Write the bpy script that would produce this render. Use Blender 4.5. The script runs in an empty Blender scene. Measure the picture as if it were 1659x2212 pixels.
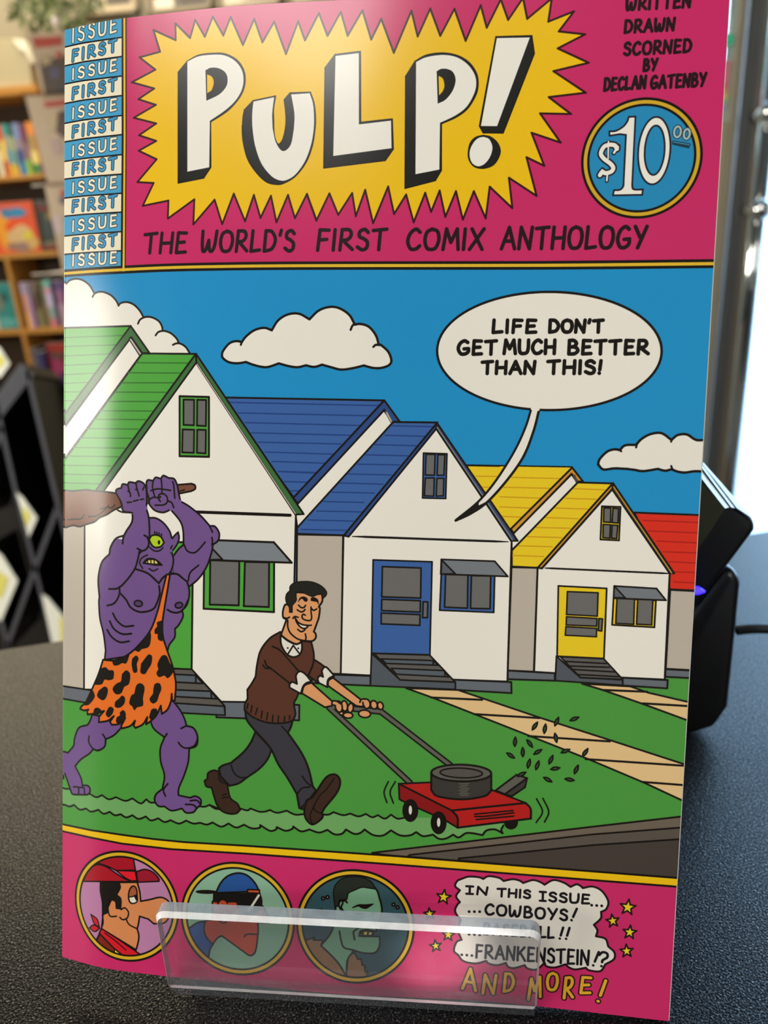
import bpy, bmesh, math, random
import numpy as np
from mathutils import Vector, Matrix

# ------------------------------------------------------------------ camera, sky, lights, exposure
MM = 0.001
sc = bpy.context.scene
COL = sc.collection
# camera pose recovered from the perspective of the comic book (millimetres, z up, counter top at z = 0)
CAM = np.array([33.450306, -146.348768, 204.008806])
CM = np.array([[0.994671, -0.025694, -0.099849], [0.083884, -0.36141, 0.928626], [-0.059947, -0.932053, -0.357328]])
FPX = 1651.609                                   # focal length for a frame 2212 high
cd = bpy.data.cameras.new('camera'); cam = bpy.data.objects.new('camera', cd); COL.objects.link(cam)
cam.matrix_world = Matrix(((CM[0, 0], -CM[0, 1], -CM[0, 2], CAM[0] * MM), (CM[1, 0], -CM[1, 1], -CM[1, 2], CAM[1] * MM),
                           (CM[2, 0], -CM[2, 1], -CM[2, 2], CAM[2] * MM), (0, 0, 0, 1)))
cd.sensor_fit = 'VERTICAL'; cd.sensor_height = 36.0; cd.lens = 36.0 * FPX / 2212.0
cd.clip_start = 0.01; cd.clip_end = 60
cd.dof.use_dof = True; cd.dof.focus_distance = 0.203; cd.dof.aperture_fstop = 12.0
sc.camera = cam

world = bpy.data.worlds.new('daylight'); sc.world = world; world.use_nodes = True
wb = world.node_tree.nodes['Background']
wb.inputs['Color'].default_value = (0.46, 0.71, 1.0, 1); wb.inputs['Strength'].default_value = 7.6

sc.view_settings.view_transform = 'Standard'; sc.view_settings.look = 'None'
sc.view_settings.exposure = 0.0; sc.view_settings.gamma = 1.0
sc.cycles.max_bounces = 8; sc.cycles.transparent_max_bounces = 12
sc.cycles.sample_clamp_indirect = 6.0

def area(name, loc, target, sx, sy, power, color):
    l = bpy.data.lights.new(name, 'AREA'); l.shape = 'RECTANGLE'; l.size = sx; l.size_y = sy; l.energy = power; l.color = color
    o = bpy.data.objects.new(name, l); COL.objects.link(o); o.location = loc
    o.rotation_euler = (Vector(target) - Vector(loc)).to_track_quat('-Z', 'Y').to_euler()
    return o
# shop lighting: daylight from the shop window behind the camera's left shoulder, warm ceiling panels
area('shop_window_light', (-1.72, -1.08, 0.76), (0, 0, 0.15), 0.75, 0.60, 19, (1.0, 0.96, 0.86))
area('ceiling_panel_front', (-0.55, -0.95, 1.86), (0, 0, 0.1), 1.0, 0.8, 35, (1.0, 0.965, 0.915))
area('right_fill_light', (1.45, -1.75, 0.75), (0, 0, 0.1), 0.8, 0.7, 9, (1.0, 0.97, 0.93))  # added fill for the cover's lower right, not a window
area('ceiling_panel_back', (-2.1, 3.0, 1.88), (-2.1, 3.0, 0), 2.4, 1.6, 95, (1.0, 0.84, 0.58))

sp = bpy.data.lights.new('caustic_spot', 'SPOT'); sp.energy = 150; sp.color = (1.0, 0.93, 0.85); sp.spot_size = math.radians(0.5); sp.spot_blend = 0.7; sp.shadow_soft_size = 0.004  # added narrow spot imitating sunlight focused by the acrylic lip
spo = bpy.data.objects.new('caustic_spot', sp); COL.objects.link(spo); spo.location = (0.75, -1.1, 0.75)
spo.rotation_euler = (Vector((0.0241, 0.0052, 0.0175)) - Vector(spo.location)).to_track_quat('-Z', 'Y').to_euler()

# ------------------------------------------------------------------ the comic's front cover as a surface
A3 = np.array([[0.998396, -0.056617, 0.0], [-0.016761, -0.295571, 0.955174], [-0.054079, -0.953642, -0.296046]])
B3 = np.array([7.303558, 37.958351, 128.972553])
KN = np.array([0, 12, 28, 50, 80, 120, 170.0])
KA = np.array([6.962805, 3.992685, 2.223532, 0.763676, 0.0, 0.842453, -1.05311])
KB = np.array([2.254361, 1.959884, 1.299417, 0.29972, -0.025401, -1.532298, -2.320545])
def spl(k, u):
    m = np.gradient(k, KN)
    i = np.clip(np.searchsorted(KN, u) - 1, 0, len(KN) - 2)
    h = KN[i + 1] - KN[i]; t = (u - KN[i]) / h
    return (2*t**3 - 3*t**2 + 1) * k[i] + (t**3 - 2*t**2 + t) * h * m[i] + (-2*t**3 + 3*t**2) * k[i + 1] + (t**3 - t**2) * h * m[i + 1]
def cover_pt(u, v, off=0.0):
    """point of the cover, u mm from the spine, v mm from the foot, off mm behind it"""
    u = np.asarray(u, float); v = np.asarray(v, float)
    h = spl(KA, u) + spl(KB, u) * (v - 129) / 129 + off
    return np.stack([u - 85, -(v - 129), h], -1) @ A3.T + B3
def ray(px, py):
    return CM @ np.array([(px - 829.5) / FPX, (py - 1106) / FPX, 1.0])
def at(px, py, Y):
    """real-world point (mm) seen at a photo position, on the upright plane y = Y"""
    r = ray(px, py); return CAM + r * ((Y - CAM[1]) / r[1])
def atz(px, py, z=0.0):
    r = ray(px, py); return CAM + r * ((z - CAM[2]) / r[2])

# ------------------------------------------------------------------ helpers
def mat(name, color, rough=0.6, metal=0.0, spec=0.5, var=0.12, vscale=40.0, bump=0.0, bscale=200.0, coat=0.0, emit=None):
    m = bpy.data.materials.new(name); m.use_nodes = True
    nt = m.node_tree; b = nt.nodes['Principled BSDF']
    b.inputs['Roughness'].default_value = rough; b.inputs['Metallic'].default_value = metal
    b.inputs['Specular IOR Level'].default_value = spec; b.inputs['Coat Weight'].default_value = coat
    tc = nt.nodes.new('ShaderNodeTexCoord')
    n = nt.nodes.new('ShaderNodeTexNoise'); n.inputs['Scale'].default_value = vscale; n.inputs['Detail'].default_value = 3
    nt.links.new(tc.outputs['Object'], n.inputs['Vector'])
    mx = nt.nodes.new('ShaderNodeMix'); mx.data_type = 'RGBA'
    c = Vector(color[:3])
    mx.inputs[6].default_value = (*[max(0, x * (1 - var)) for x in c], 1); mx.inputs[7].default_value = (*[min(1, x * (1 + var)) for x in c], 1)
    nt.links.new(n.outputs['Fac'], mx.inputs[0]); nt.links.new(mx.outputs[2], b.inputs['Base Color'])
    if bump:
        n2 = nt.nodes.new('ShaderNodeTexNoise'); n2.inputs['Scale'].default_value = bscale; n2.inputs['Detail'].default_value = 2
        bp = nt.nodes.new('ShaderNodeBump'); bp.inputs['Strength'].default_value = 1.0; bp.inputs['Distance'].default_value = bump
        nt.links.new(tc.outputs['Object'], n2.inputs['Vector']); nt.links.new(n2.outputs['Fac'], bp.inputs['Height']); nt.links.new(bp.outputs['Normal'], b.inputs['Normal'])
    if emit:
        b.inputs['Emission Color'].default_value = (*emit[:3], 1); b.inputs['Emission Strength'].default_value = emit[3]
    return m
def srgb(r, g, b):
    return tuple(((x / 255 + 0.055) / 1.055) ** 2.4 if x > 10 else x / 255 / 12.92 for x in (r, g, b))

def mesh_obj(name, verts, faces, m, parent=None, smooth=False, mats=None, fm=None):
    me = bpy.data.meshes.new(name); me.from_pydata([tuple(float(c) * MM for c in v) for v in verts], [], faces); me.update()
    for mm_ in (mats or [m]): me.materials.append(mm_)
    if fm:
        for p, k in zip(me.polygons, fm): p.material_index = k
    if smooth:
        for p in me.polygons: p.use_smooth = True
    o = bpy.data.objects.new(name, me); COL.objects.link(o)
    if parent:
        o.parent = parent
        if parent.type == 'EMPTY':
            o.matrix_parent_inverse = Matrix.Translation(-Vector(parent.location))
        # a part's own world matrix is the identity, so sub-parts need no inverse
    return o
def tag(o, label=None, cat=None, group=None, kind=None):
    if label: o['label'] = label
    if cat: o['category'] = cat
    if group: o['group'] = group
    if kind: o['kind'] = kind
    return o
def thing(name, label, cat, loc=(0, 0, 0), group=None, kind=None):
    o = bpy.data.objects.new(name, None); COL.objects.link(o)
    o.empty_display_size = 0.02; o.location = tuple(c * MM for c in loc)
    return tag(o, label, cat, group, kind)

class MB:
    """collects shapes in millimetres, builds ONE mesh object"""
    def __init__(s): s.v, s.f = [], []
    def add(s, verts, faces):
        n = len(s.v); s.v += [tuple(v) for v in verts]; s.f += [tuple(i + n for i in f) for f in faces]; return s
    def box(s, x0, x1, y0, y1, z0, z1, bev=0.0, rot=None, org=(0, 0, 0)):
        b = min(bev, (x1 - x0) / 2.2, (y1 - y0) / 2.2, (z1 - z0) / 2.2)
        if b <= 0:
            V = [(x0, y0, z0), (x1, y0, z0), (x1, y1, z0), (x0, y1, z0), (x0, y0, z1), (x1, y0, z1), (x1, y1, z1), (x0, y1, z1)]
            Fc = [(3, 2, 1, 0), (4, 5, 6, 7), (0, 1, 5, 4), (1, 2, 6, 5), (2, 3, 7, 6), (3, 0, 4, 7)]
        else:
            bm = bmesh.new(); bmesh.ops.create_cube(bm, size=1)
            for v in bm.verts:
                v.co = Vector(((x0 + x1) / 2 + v.co.x * (x1 - x0), (y0 + y1) / 2 + v.co.y * (y1 - y0), (z0 + z1) / 2 + v.co.z * (z1 - z0)))
            bmesh.ops.bevel(bm, geom=bm.edges[:], offset=b, segments=2, affect='EDGES', profile=0.5)
            V = [v.co[:] for v in bm.verts]; Fc = [tuple(v.index for v in f.verts) for f in bm.faces]; bm.free()
        if rot is not None:
            o = Vector(org); V = [tuple(rot @ (Vector(v) - o) + o) for v in V]
        return s.add(V, Fc)
    def prism(s, poly, vec):
        """extrude a 3D polygon along vec"""
        n = len(poly); p = [np.array(q, float) for q in poly]; w = np.array(vec, float)
        V = p + [q + w for q in p]
        Fc = [tuple(range(n))[::-1], tuple(range(n, 2 * n))] + [(i, (i + 1) % n, n + (i + 1) % n, n + i) for i in range(n)]
        return s.add(V, Fc)
    def tube(s, pts, r, n=10, caps=True):
        P = [Vector(p) for p in pts]; rings = []
        up = Vector((0, 0, 1))
        for i, p in enumerate(P):
            d = (P[min(i + 1, len(P) - 1)] - P[max(i - 1, 0)]).normalized()
            a = d.cross(up)
            if a.length < 1e-3: a = d.cross(Vector((1, 0, 0)))
            a.normalize(); b = d.cross(a)
            rr = r[i] if isinstance(r, (list, tuple)) else r
            rings.append([p + (a * math.cos(t) + b * math.sin(t)) * rr for t in [2 * math.pi * k / n for k in range(n)]])
        V = [v[:] for rg in rings for v in rg]; Fc = []
        for i in range(len(rings) - 1):
            for k in range(n):
                Fc.append((i * n + k, i * n + (k + 1) % n, (i + 1) * n + (k + 1) % n, (i + 1) * n + k))
        if caps: Fc += [tuple(range(n))[::-1], tuple(range(len(V) - n, len(V)))]
        return s.add(V, Fc)
    def build(s, name, m, parent=None, smooth=False):
        return mesh_obj(name, s.v, s.f, m, parent, smooth)
# ---------------------------------------------------------------------------------------------
# THE PRINTED COVER: a flat print, drawn here as vector outlines and rasterised into a texture.
# ---------------------------------------------------------------------------------------------
TPM = 13.0                                   # texture pixels per millimetre of page
PW, PH = 170.0, 261.6                        # page size in millimetres
TW, TH = int(PW * TPM), int(PH * TPM)
CAN = np.zeros((TH, TW, 3), np.float32)

def page_uv(P):
    """photo measurements -> page millimetres (u from the spine, v from the foot), by Newton steps"""
    P = np.asarray(P, float)
    uv = np.stack([(P[:, 0] - 141) / 8.1, (2150 - P[:, 1]) / 8.15], -1)
    def pr(q):
        W = cover_pt(q[:, 0], q[:, 1]) - CAM
        c = W @ CM
        return np.stack([829.5 + FPX * c[:, 0] / c[:, 2], 1106 + FPX * c[:, 1] / c[:, 2]], -1)
    for _ in range(5):
        e = P - pr(uv)
        a = (pr(uv + [0.05, 0]) - pr(uv - [0.05, 0])) / 0.1
        b = (pr(uv + [0, 0.05]) - pr(uv - [0, 0.05])) / 0.1
        det = a[:, 0] * b[:, 1] - a[:, 1] * b[:, 0]
        uv = uv + np.stack([(e[:, 0] * b[:, 1] - e[:, 1] * b[:, 0]) / det,
                            (a[:, 0] * e[:, 1] - a[:, 1] * e[:, 0]) / det], -1)
    return uv

FR = {'A': (250, 0, 3.6867), 'B': (250, 280, 3.6867), 'C': (650, 0, 3.6867), 'D': (650, 280, 3.6867),
      'E': (1000, 0, 5.53), 'F': (1000, 280, 5.53), 'G': (1230, 0, 4.1475), 'H': (1230, 200, 4.4838),
      'I': (130, 570, 4.1475), 'J': (450, 570, 3.318), 'K': (900, 570, 2.5523), 'L': (130, 1000, 4.4838),
      'M': (130, 1280, 4.4838), 'N': (130, 1550, 4.4838), 'O': (400, 1000, 4.1475), 'P': (500, 1240, 4.6083),
      'Q': (430, 1500, 3.8581), 'R': (780, 1560, 3.318), 'S': (700, 1080, 3.7705), 'T': (1080, 980, 3.6867),
      'U': (130, 1780, 4.1475), 'V': (380, 1840, 3.1904), 'W': (850, 1840, 2.7197), 'X': (0, 0, 3.318),
      'a': (860, 1440, 2.5922), 'b': (640, 1860, 6.3808), 'c': (380, 1860, 6.1444), 'i': (1250, 1600, 3.6137),
      'Z': (0, 0, 1.0)}

def catmull(p):
    p = np.asarray(p, float)
    if len(p) < 3:
        return p
    q = np.vstack([2 * p[0] - p[1], p, 2 * p[-1] - p[-2]])
    out = []
    t = np.linspace(0, 1, 7)[:-1, None]
    for i in range(1, len(q) - 2):
        a, b, c, d = q[i - 1], q[i], q[i + 1], q[i + 2]
        out.append(0.5 * (2 * b + (c - a) * t + (2 * a - 5 * b + 4 * c - d) * t ** 2 + (3 * b - a - 3 * c + d) * t ** 3))
    out.append(p[-1:])
    return np.vstack(out)

def path(s):
    """'A10,20 30,40 ~50,60 70,80!'  letter = drawing frame, ~ starts a smooth run at the previous point, ! ends it"""
    runs, cur, smooth, fr = [], [], False, 'Z'
    out = []
    last = None
    for tok in s.split():
        if tok[0] == '~':
            if cur:
                out.append(np.array(cur)); last = cur[-1]
            cur = [last] if last is not None else []
            smooth = True
            tok = tok[1:]
            if not tok:
                continue
        if tok[0].isalpha():
            fr = tok[0]; tok = tok[1:]
        bang = tok.endswith('!')
        if bang:
            tok = tok[:-1]
        x, y = tok.split(',')
        x0, y0, sc = FR[fr]
        cur.append((x0 + float(x) / sc, y0 + float(y) / sc))
        if bang and smooth:
            out.append(catmull(cur)); last = cur[-1]; cur = [last]; smooth = False
    if len(cur) > 1 or (cur and not out):
        out.append(catmull(cur) if smooth else np.array(cur))
    return np.vstack(out)

def dens(p, step=14.0):
    o = []
    for a, b in zip(p[:-1], p[1:]):
        n = max(1, int(np.hypot(*(b - a)) / step))
        o.append(a + (b - a) * np.linspace(0, 1, n, endpoint=False)[:, None])
    o.append(p[-1:])
    return np.vstack(o)

def tex(p, step=14.0):
    uv = page_uv(dens(np.asarray(p, float), step))
    return np.stack([uv[:, 0] * TPM, (PH - uv[:, 1]) * TPM], -1)

def col3(c):
    return np.array(c, np.float32) / 255.0

def fill_tex(q, c):
    c = col3(c)
    x0 = max(0, int(q[:, 0].min()) - 1); x1 = min(TW, int(q[:, 0].max()) + 2)
    y0 = max(0, int(q[:, 1].min()) - 1); y1 = min(TH, int(q[:, 1].max()) + 2)
    if x1 <= x0 or y1 <= y0:
        return
    w, h, SS = x1 - x0, y1 - y0, 4
    ys = y0 + (np.arange(h * SS) + 0.5) / SS
    a = q; b = np.roll(q, -1, 0)
    ya, yb = a[:, 1][:, None], b[:, 1][:, None]
    m = (ya <= ys) != (yb <= ys)
    with np.errstate(divide='ignore', invalid='ignore'):
        xs = a[:, 0][:, None] + (ys - ya) / (yb - ya) * (b[:, 0] - a[:, 0])[:, None]
    xs = np.where(m, xs, np.inf)
    n = int(m.sum(0).max()) if m.size else 0
    if n == 0:
        return
    xs = np.sort(xs, 0)[:n]
    acc = np.zeros((h, w + 2), np.float32)
    rows = np.repeat(np.arange(h), SS)
    for k in range(n):
        x = xs[k]; ok = np.isfinite(x)
        xx = np.clip(x[ok] - x0, 0, w)
        i = np.floor(xx).astype(int); f = xx - i
        s = 1.0 if k % 2 == 0 else -1.0
        np.add.at(acc, (rows[ok], i), s * (1 - f) / SS)
        np.add.at(acc, (rows[ok], i + 1), s * f / SS)
    cov = np.clip(np.cumsum(acc, 1)[:, :w], 0, 1)[..., None]
    reg = CAN[y0:y1, x0:x1]
    reg += (c - reg) * cov

def stroke_tex(q, w, c, taper=0.0):
    c = col3(c)
    d = np.hypot(*(q[1:] - q[:-1]).T)
    tot = d.sum() + 1e-6; run = 0.0
    for i in range(len(q) - 1):
        a, b = q[i], q[i + 1]
        ta, tb = run / tot, (run + d[i]) / tot; run += d[i]
        fa = fb = 1.0
        if taper:
            fa = min(1, (min(ta, 1 - ta) + 0.06) / taper) if taper > 0 else 1
            fb = min(1, (min(tb, 1 - tb) + 0.06) / taper) if taper > 0 else 1
        ra, rb = w * fa / 2, w * fb / 2
        R_ = max(ra, rb) + 1.5
        x0 = max(0, int(min(a[0], b[0]) - R_)); x1 = min(TW, int(max(a[0], b[0]) + R_) + 1)
        y0 = max(0, int(min(a[1], b[1]) - R_)); y1 = min(TH, int(max(a[1], b[1]) + R_) + 1)
        if x1 <= x0 or y1 <= y0:
            continue
        X = np.arange(x0, x1) + 0.5 - a[0]; Y = (np.arange(y0, y1) + 0.5 - a[1])[:, None]
        dx, dy = b - a; L2 = dx * dx + dy * dy + 1e-9
        t = np.clip((X * dx + Y * dy) / L2, 0, 1)
        dist = np.sqrt((X - t * dx) ** 2 + (Y - t * dy) ** 2)
        cov = np.clip(ra + (rb - ra) * t - dist + 0.5, 0, 1)[..., None].astype(np.float32)
        reg = CAN[y0:y1, x0:x1]
        reg += (c - reg) * cov

SC = TPM / 7.3
INK = (26, 20, 16)
def F(c, s, w=3.6, ink=INK):
    """filled outline; w = ink width in drawing units, 0 = none"""
    p = path(s) if isinstance(s, str) else np.asarray(s, float)
    q = tex(np.vstack([p, p[:1]]))
    fill_tex(q[:-1], c)
    if w:
        stroke_tex(q, w * SC, ink)
def S(s, w=3.6, c=INK, taper=0.0):
    p = path(s) if isinstance(s, str) else np.asarray(s, float)
    stroke_tex(tex(p), w * SC, c, taper)
def ell(fr, cx, cy, rx, ry, rot=0, n=40):
    x0, y0, sc = FR[fr]
    t = np.linspace(0, 2 * np.pi, n, endpoint=False)
    X, Y = rx * np.cos(t), ry * np.sin(t)
    r = math.radians(rot)
    return np.stack([x0 + (cx + X * math.cos(r) - Y * math.sin(r)) / sc, y0 + (cy + X * math.sin(r) + Y * math.cos(r)) / sc], -1)
def E(c, fr, cx, cy, rx, ry, rot=0, w=3.6, ink=INK):
    F(c, ell(fr, cx, cy, rx, ry, rot), w, ink)
def quads(c, fr, lst, w=3.2):
    for q in lst:
        F(c, ' '.join([fr + '%g,%g' % (q[0], q[1])] + ['%g,%g' % (q[i], q[i + 1]) for i in range(2, len(q), 2)]), w)
def lines(fr, lst, w, c, taper=0.0):
    for q in lst:
        S(fr + '%g,%g %g,%g' % tuple(q), w, c, taper)
def disc(k, rad, c):
    cu, cv, r = BADGE[k]
    t = np.linspace(0, 2 * np.pi, 160, endpoint=False)
    fill_tex(np.stack([(cu + rad(r) * np.cos(t)) * TPM, (PH - cv - rad(r) * np.sin(t)) * TPM], -1), c)
def ring(k, rad, w, c):
    cu, cv, r = BADGE[k]
    t = np.linspace(0, 2 * np.pi, 161)
    stroke_tex(np.stack([(cu + rad * np.cos(t)) * TPM, (PH - cv - rad * np.sin(t)) * TPM], -1), w * TPM, c)
BADGE = [(151.85, 221.38, 14.2), (19.89, 19.10, 16.15), (52.79, 18.89, 16.35), (85.73, 19.63, 16.3)]

# hand-lettered alphabet: strokes in a unit box, y up, (width, [strokes])
GL = {
 'A': (.8, ['0,0 .42,1', '.42,1 .8,0', '.17,.36 .66,.36']), 'B': (.7, ['.05,0 .1,1', '.1,1 ~.4,1 .58,.78 .4,.55 .1,.52', '.1,.52 ~.5,.5 .68,.25 .45,.02 .05,0']),
 'C': (.7, ['.68,.85 ~.45,1 .15,.8 .02,.4 .2,.04 .5,.03 .7,.18']), 'D': (.75, ['.05,0 .1,1', '.1,1 ~.5,.95 .75,.55 .55,.12 .05,0']),
 'E': (.62, ['.6,.98 .1,1 .03,0 .6,.03', '.06,.5 .5,.53']), 'F': (.6, ['.6,.98 .1,1', '.1,1 .03,0', '.07,.5 .5,.53']),
 'G': (.75, ['.68,.88 ~.45,1 .15,.8 .02,.4 .2,.04 .5,.03 .72,.2 .72,.42', '.74,.42 .42,.4']), 'H': (.72, ['.05,1 0,0', '.72,1 .67,0', '.03,.48 .7,.5']),
 'I': (.12, ['.08,1 .04,0']), 'J': (.5, ['.5,1 ~.5,.3 .35,.02 .02,.15']), 'K': (.7, ['.06,1 0,0', '.66,1 .05,.42', '.25,.6 .7,0']),
 'L': (.58, ['.08,1 .02,0 .58,.06']), 'M': (.85, ['0,0 .14,1', '.14,1 .42,.35', '.42,.35 .74,1', '.74,1 .85,0']), 'N': (.75, ['0,0 .08,1', '.08,1 .64,0', '.64,0 .75,1']),
 'O': (.8, ['.4,1 ~.12,.85 .02,.45 .15,.08 .4,0 .66,.1 .8,.5 .7,.88 .4,1']), 'P': (.65, ['.05,0 .1,1', '.1,1 ~.5,.98 .63,.72 .45,.48 .08,.45']),
 'R': (.72, ['.03,0 .1,1', '.1,1 ~.5,.98 .62,.75 .45,.52 .08,.46', '.2,.45 .72,.02']), 'S': (.6, ['.58,.85 ~.38,1 .12,.9 .1,.66 .35,.54 .56,.38 .54,.1 .3,0 .02,.14']),
 'T': (.75, ['0,.94 .75,1', '.4,.97 .36,0']), 'U': (.72, ['.04,1 ~.02,.4 .1,.06 .35,0 .6,.1 .7,.45 .72,1']), 'W': (.95, ['.03,1 ~.03,.4 .1,.03 .28,.1 .45,.55!', '.45,.55 ~.52,.1 .68,.02 .85,.3 .95,1']),
 'X': (.75, ['.08,1 .7,0', '.75,1 0,0']), 'Y': (.75, ['.04,1 .36,.5', '.75,1 .25,0']), '!': (.16, ['.14,1 .06,.3', '.02,.03 .03,.02']), '?': (.5, ['.02,.8 ~.2,1 .45,.92 .48,.65 .25,.45 .22,.3', '.2,.03 .21,.02']),
 "'": (.12, ['.1,1.02 .03,.78']), '.': (.1, ['.04,.04 .05,.03']), ' ': (.45, []), 'i': (.5, ['0,1 .5,1', '.26,1 .24,0', '0,0 .48,0'])}

def text(s, fr, x0, y0, x1, y1, hl, hr, w, c=INK, gap=.28, slant=0.0, passes=None):
    """letters along the baseline (x0,y0)-(x1,y1) of a drawing frame, heights hl..hr"""
    tot = sum(GL[k][0] for k in s) + gap * (len(s) - 1)
    fx, fy, sc = FR[fr]
    def place(cx, gl):
        outs = []
        for st in GL[gl][1]:
            toks = []
            for t in st.split():
                sm = '~' if t[0] == '~' else ''; bg = '!' if t[-1] == '!' else ''
                a, b = t.strip('~!').split(',')
                gx = (cx + float(a)) / tot; gy = float(b)
                hh = hl + (hr - hl) * gx
                toks.append('%s%s%g,%g%s' % (sm, fr, x0 + (x1 - x0) * gx + slant * gy * hh, y0 + (y1 - y0) * gx - gy * hh, bg))
            outs.append(' '.join(toks))
        return outs
    for ww, cc in (passes or [(w, c)]):
        cx = 0.0
        for k in s:
            for st in place(cx, k):
                S(st, ww, cc)
            cx += GL[k][0] + gap

def draw_cover():
    MAG, YEL, SKY, PAPER, GRN = (204, 46, 104), (242, 194, 22), (34, 146, 204), (240, 234, 222), (78, 154, 64)
    TXT = (40, 24, 26)
    CAN[:] = col3(MAG)
    # ---- picture panel background
    F(SKY, 'Z100,594 264,583 450,576 650,574 1100,573 1300,572 1600,568 1600,1500 100,1500', 0)
    F(GRN, 'Z100,1440 1600,1440 1600,1900 1462,1896 850,1848 530,1826 398,1819 331,1812 264,1803 197,1793 139,1781 100,1775', 0)
    # ---- clouds
    F(PAPER, 'I-30,250 ~ 55,178 90,145 150,133 210,150 265,195 305,262! ~350,250 400,255 460,285 505,335 523,375! ~545,350 600,342 660,365 710,415 743,470! ~760,478 820,478 880,510 910,555 918,600! ~930,600 990,620 1040,665 1062,705! ~1080,715 1125,745 1160,798! 1160,830 -30,830', 0)
    S('I-20,230 ~55,175 90,145 150,133 210,150 265,195 305,262')
    for s in ('290,295 ~310,265 350,250 400,255 460,285 505,335 523,375', '523,372 ~545,350 600,342 660,365 710,415 743,470', '697,535 ~715,500 760,476 820,478 880,510 910,555 918,600',
              '855,640 ~880,610 930,600 990,620 1040,665 1062,705', '1010,725 ~1040,712 1080,715 1125,745 1160,798'):
        S('I' + s)
    F(PAPER, 'J97,660 ~105,625 150,570 200,553 240,560! ~270,520 330,475 400,458 455,475! ~500,405 570,362 650,357 725,397! ~790,335 870,308 940,318 1010,365 1050,435! ~1090,430 1150,450 1200,510 1222,580! ~1240,583 1290,630 1312,690 1295,725 1240,745 1180,745 1115,728! ~1030,748 950,757 880,740 815,722! ~760,738 700,727! ~640,740 580,733 505,713! ~430,738 380,737 320,722 270,703! ~210,712 150,705 110,680 97,660', 4.4)
    S('J233,580 240,558', 4); S('J1020,472 ~1035,440 1060,432', 4); S('J1183,594 ~1200,580 1225,582', 4)
    F(PAPER, 'K1000,1105 ~1010,1075 1050,1035 1090,1022 1120,1026! ~1150,1000 1210,997! ~1240,965 1290,938 1350,933 1405,970! ~1440,943 1490,940 1530,965 1560,972 1640,965! 1650,1150 ~1590,1145 1530,1143 1480,1150 1440,1145 1405,1132! ~1370,1140 1330,1130! ~1250,1142 1200,1135 1160,1130! ~1090,1127 1030,1133 1000,1105', 4.4)
    S('K1120,1024 1128,1033', 3.6); S('K1210,1012 1214,997', 3.6); S('K1403,980 1408,966', 3.6); S('K1403,1114 1412,1134', 3.6)
    PW1 = (242, 236, 224); GW = (192, 180, 165); FND = (104, 110, 118); PAN = (110, 108, 106)
    # ---- red house
    F(GW, 'T1355,1083 1640,1098 1640,1730 1320,1712')
    F(FND, 'T1318,1715 1640,1732 1640,1792 1316,1776')
    F((222, 48, 28), 'T1070,468 1640,490 1640,1093 1355,1080')
    lines('T', [(1140, 530, 1600, 548), (1180, 615, 1600, 631), (1250, 695, 1600, 711), (1300, 780, 1600, 791), (1345, 860, 1600, 872), (1380, 940, 1600, 947), (1385, 1020, 1600, 1031)], 2.4, (176, 30, 20))
    # ---- yellow house
    YR, YO, YL = (238, 204, 34), (212, 150, 46), (214, 158, 24)
    F(YR, 'K270,1110 855,1120 520,1475 440,1400')
    F(YR, 'T0,100 575,110 85,600 0,480', 0)
    lines('T', [(95, 188, 485, 198), (30, 267, 400, 275), (0, 343, 320, 353), (0, 423, 240, 432), (15, 498, 165, 505)], 2.4, YL)
    lines('K', [(330, 1170, 480, 1172), (360, 1230, 440, 1233)], 2.4, YL)
    F(PW1, 'T570,163 620,232 95,772 90,690 110,632')
    F(YO, 'T575,110 660,220 622,222 570,160 110,632 85,600'); S('T590,175 617,232', 5, (80, 70, 60))
    F(GW, 'T92,903 300,908 270,1735 62,1725')
    F(YR, 'T620,228 900,236 302,908 94,898 94,770')
    lines('T', [(590, 278, 830, 287), (525, 355, 765, 362), (440, 432, 695, 440), (370, 508, 625, 517), (290, 587, 560, 593), (220, 660, 490, 667), (150, 733, 415, 740), (100, 810, 350, 818)], 2.4, YL)
    F(FND, 'T62,1726 437,1747 437,1807 60,1795')
    F(FND, 'T975,1783 1336,1802 1332,1868 975,1845')
    F(PW1, 'T895,282 1352,952 1312,1798 970,1782 445,1747 272,1736 300,905 335,912')
    F(YO, 'T900,234 302,907 332,913 898,276')
    F((90, 78, 52), 'T900,234 1387,952 1350,950 895,285'); S('T905,262 1368,950', 1.8, (214, 160, 50))
    S('T360,910 1345,953', 3.4, taper=.1)
    quads(YR, 'T', [(812, 418, 960, 423, 948, 690, 800, 683)])
    quads(PAN, 'T', [(828, 430, 883, 433, 880, 547, 825, 543), (900, 433, 945, 437, 940, 552, 893, 548), (822, 562, 880, 565, 875, 672, 820, 668), (893, 567, 938, 570, 930, 675, 888, 672)], 2.8)
    quads(YR, 'T', [(465, 1052, 850, 1072, 828, 1630, 455, 1612), (905, 1150, 1242, 1168, 1230, 1382, 893, 1362)])
    quads(PAN, 'T', [(537, 1097, 782, 1107, 775, 1293, 530, 1280), (530, 1297, 773, 1312, 770, 1373, 527, 1363), (525, 1377, 770, 1390, 768, 1457, 520, 1445), (788, 1312, 817, 1315, 810, 1412, 783, 1408),
                     (932, 1150, 1072, 1155, 1065, 1358, 922, 1350), (1097, 1158, 1218, 1162, 1208, 1363, 1088, 1357)], 2.8)
    quads((120, 124, 130), 'T', [(910, 1053, 1247, 1073, 1322, 1167, 905, 1150)]); quads((96, 100, 108), 'T', [(910, 1053, 997, 1147, 906, 1145)], 2.8)
    quads((84, 88, 96), 'T', [(450, 1612, 640, 1782, 978, 1800, 978, 1843, 440, 1807)]); quads((96, 92, 90), 'T', [(480, 1615, 826, 1632, 978, 1797, 640, 1782)])
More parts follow.
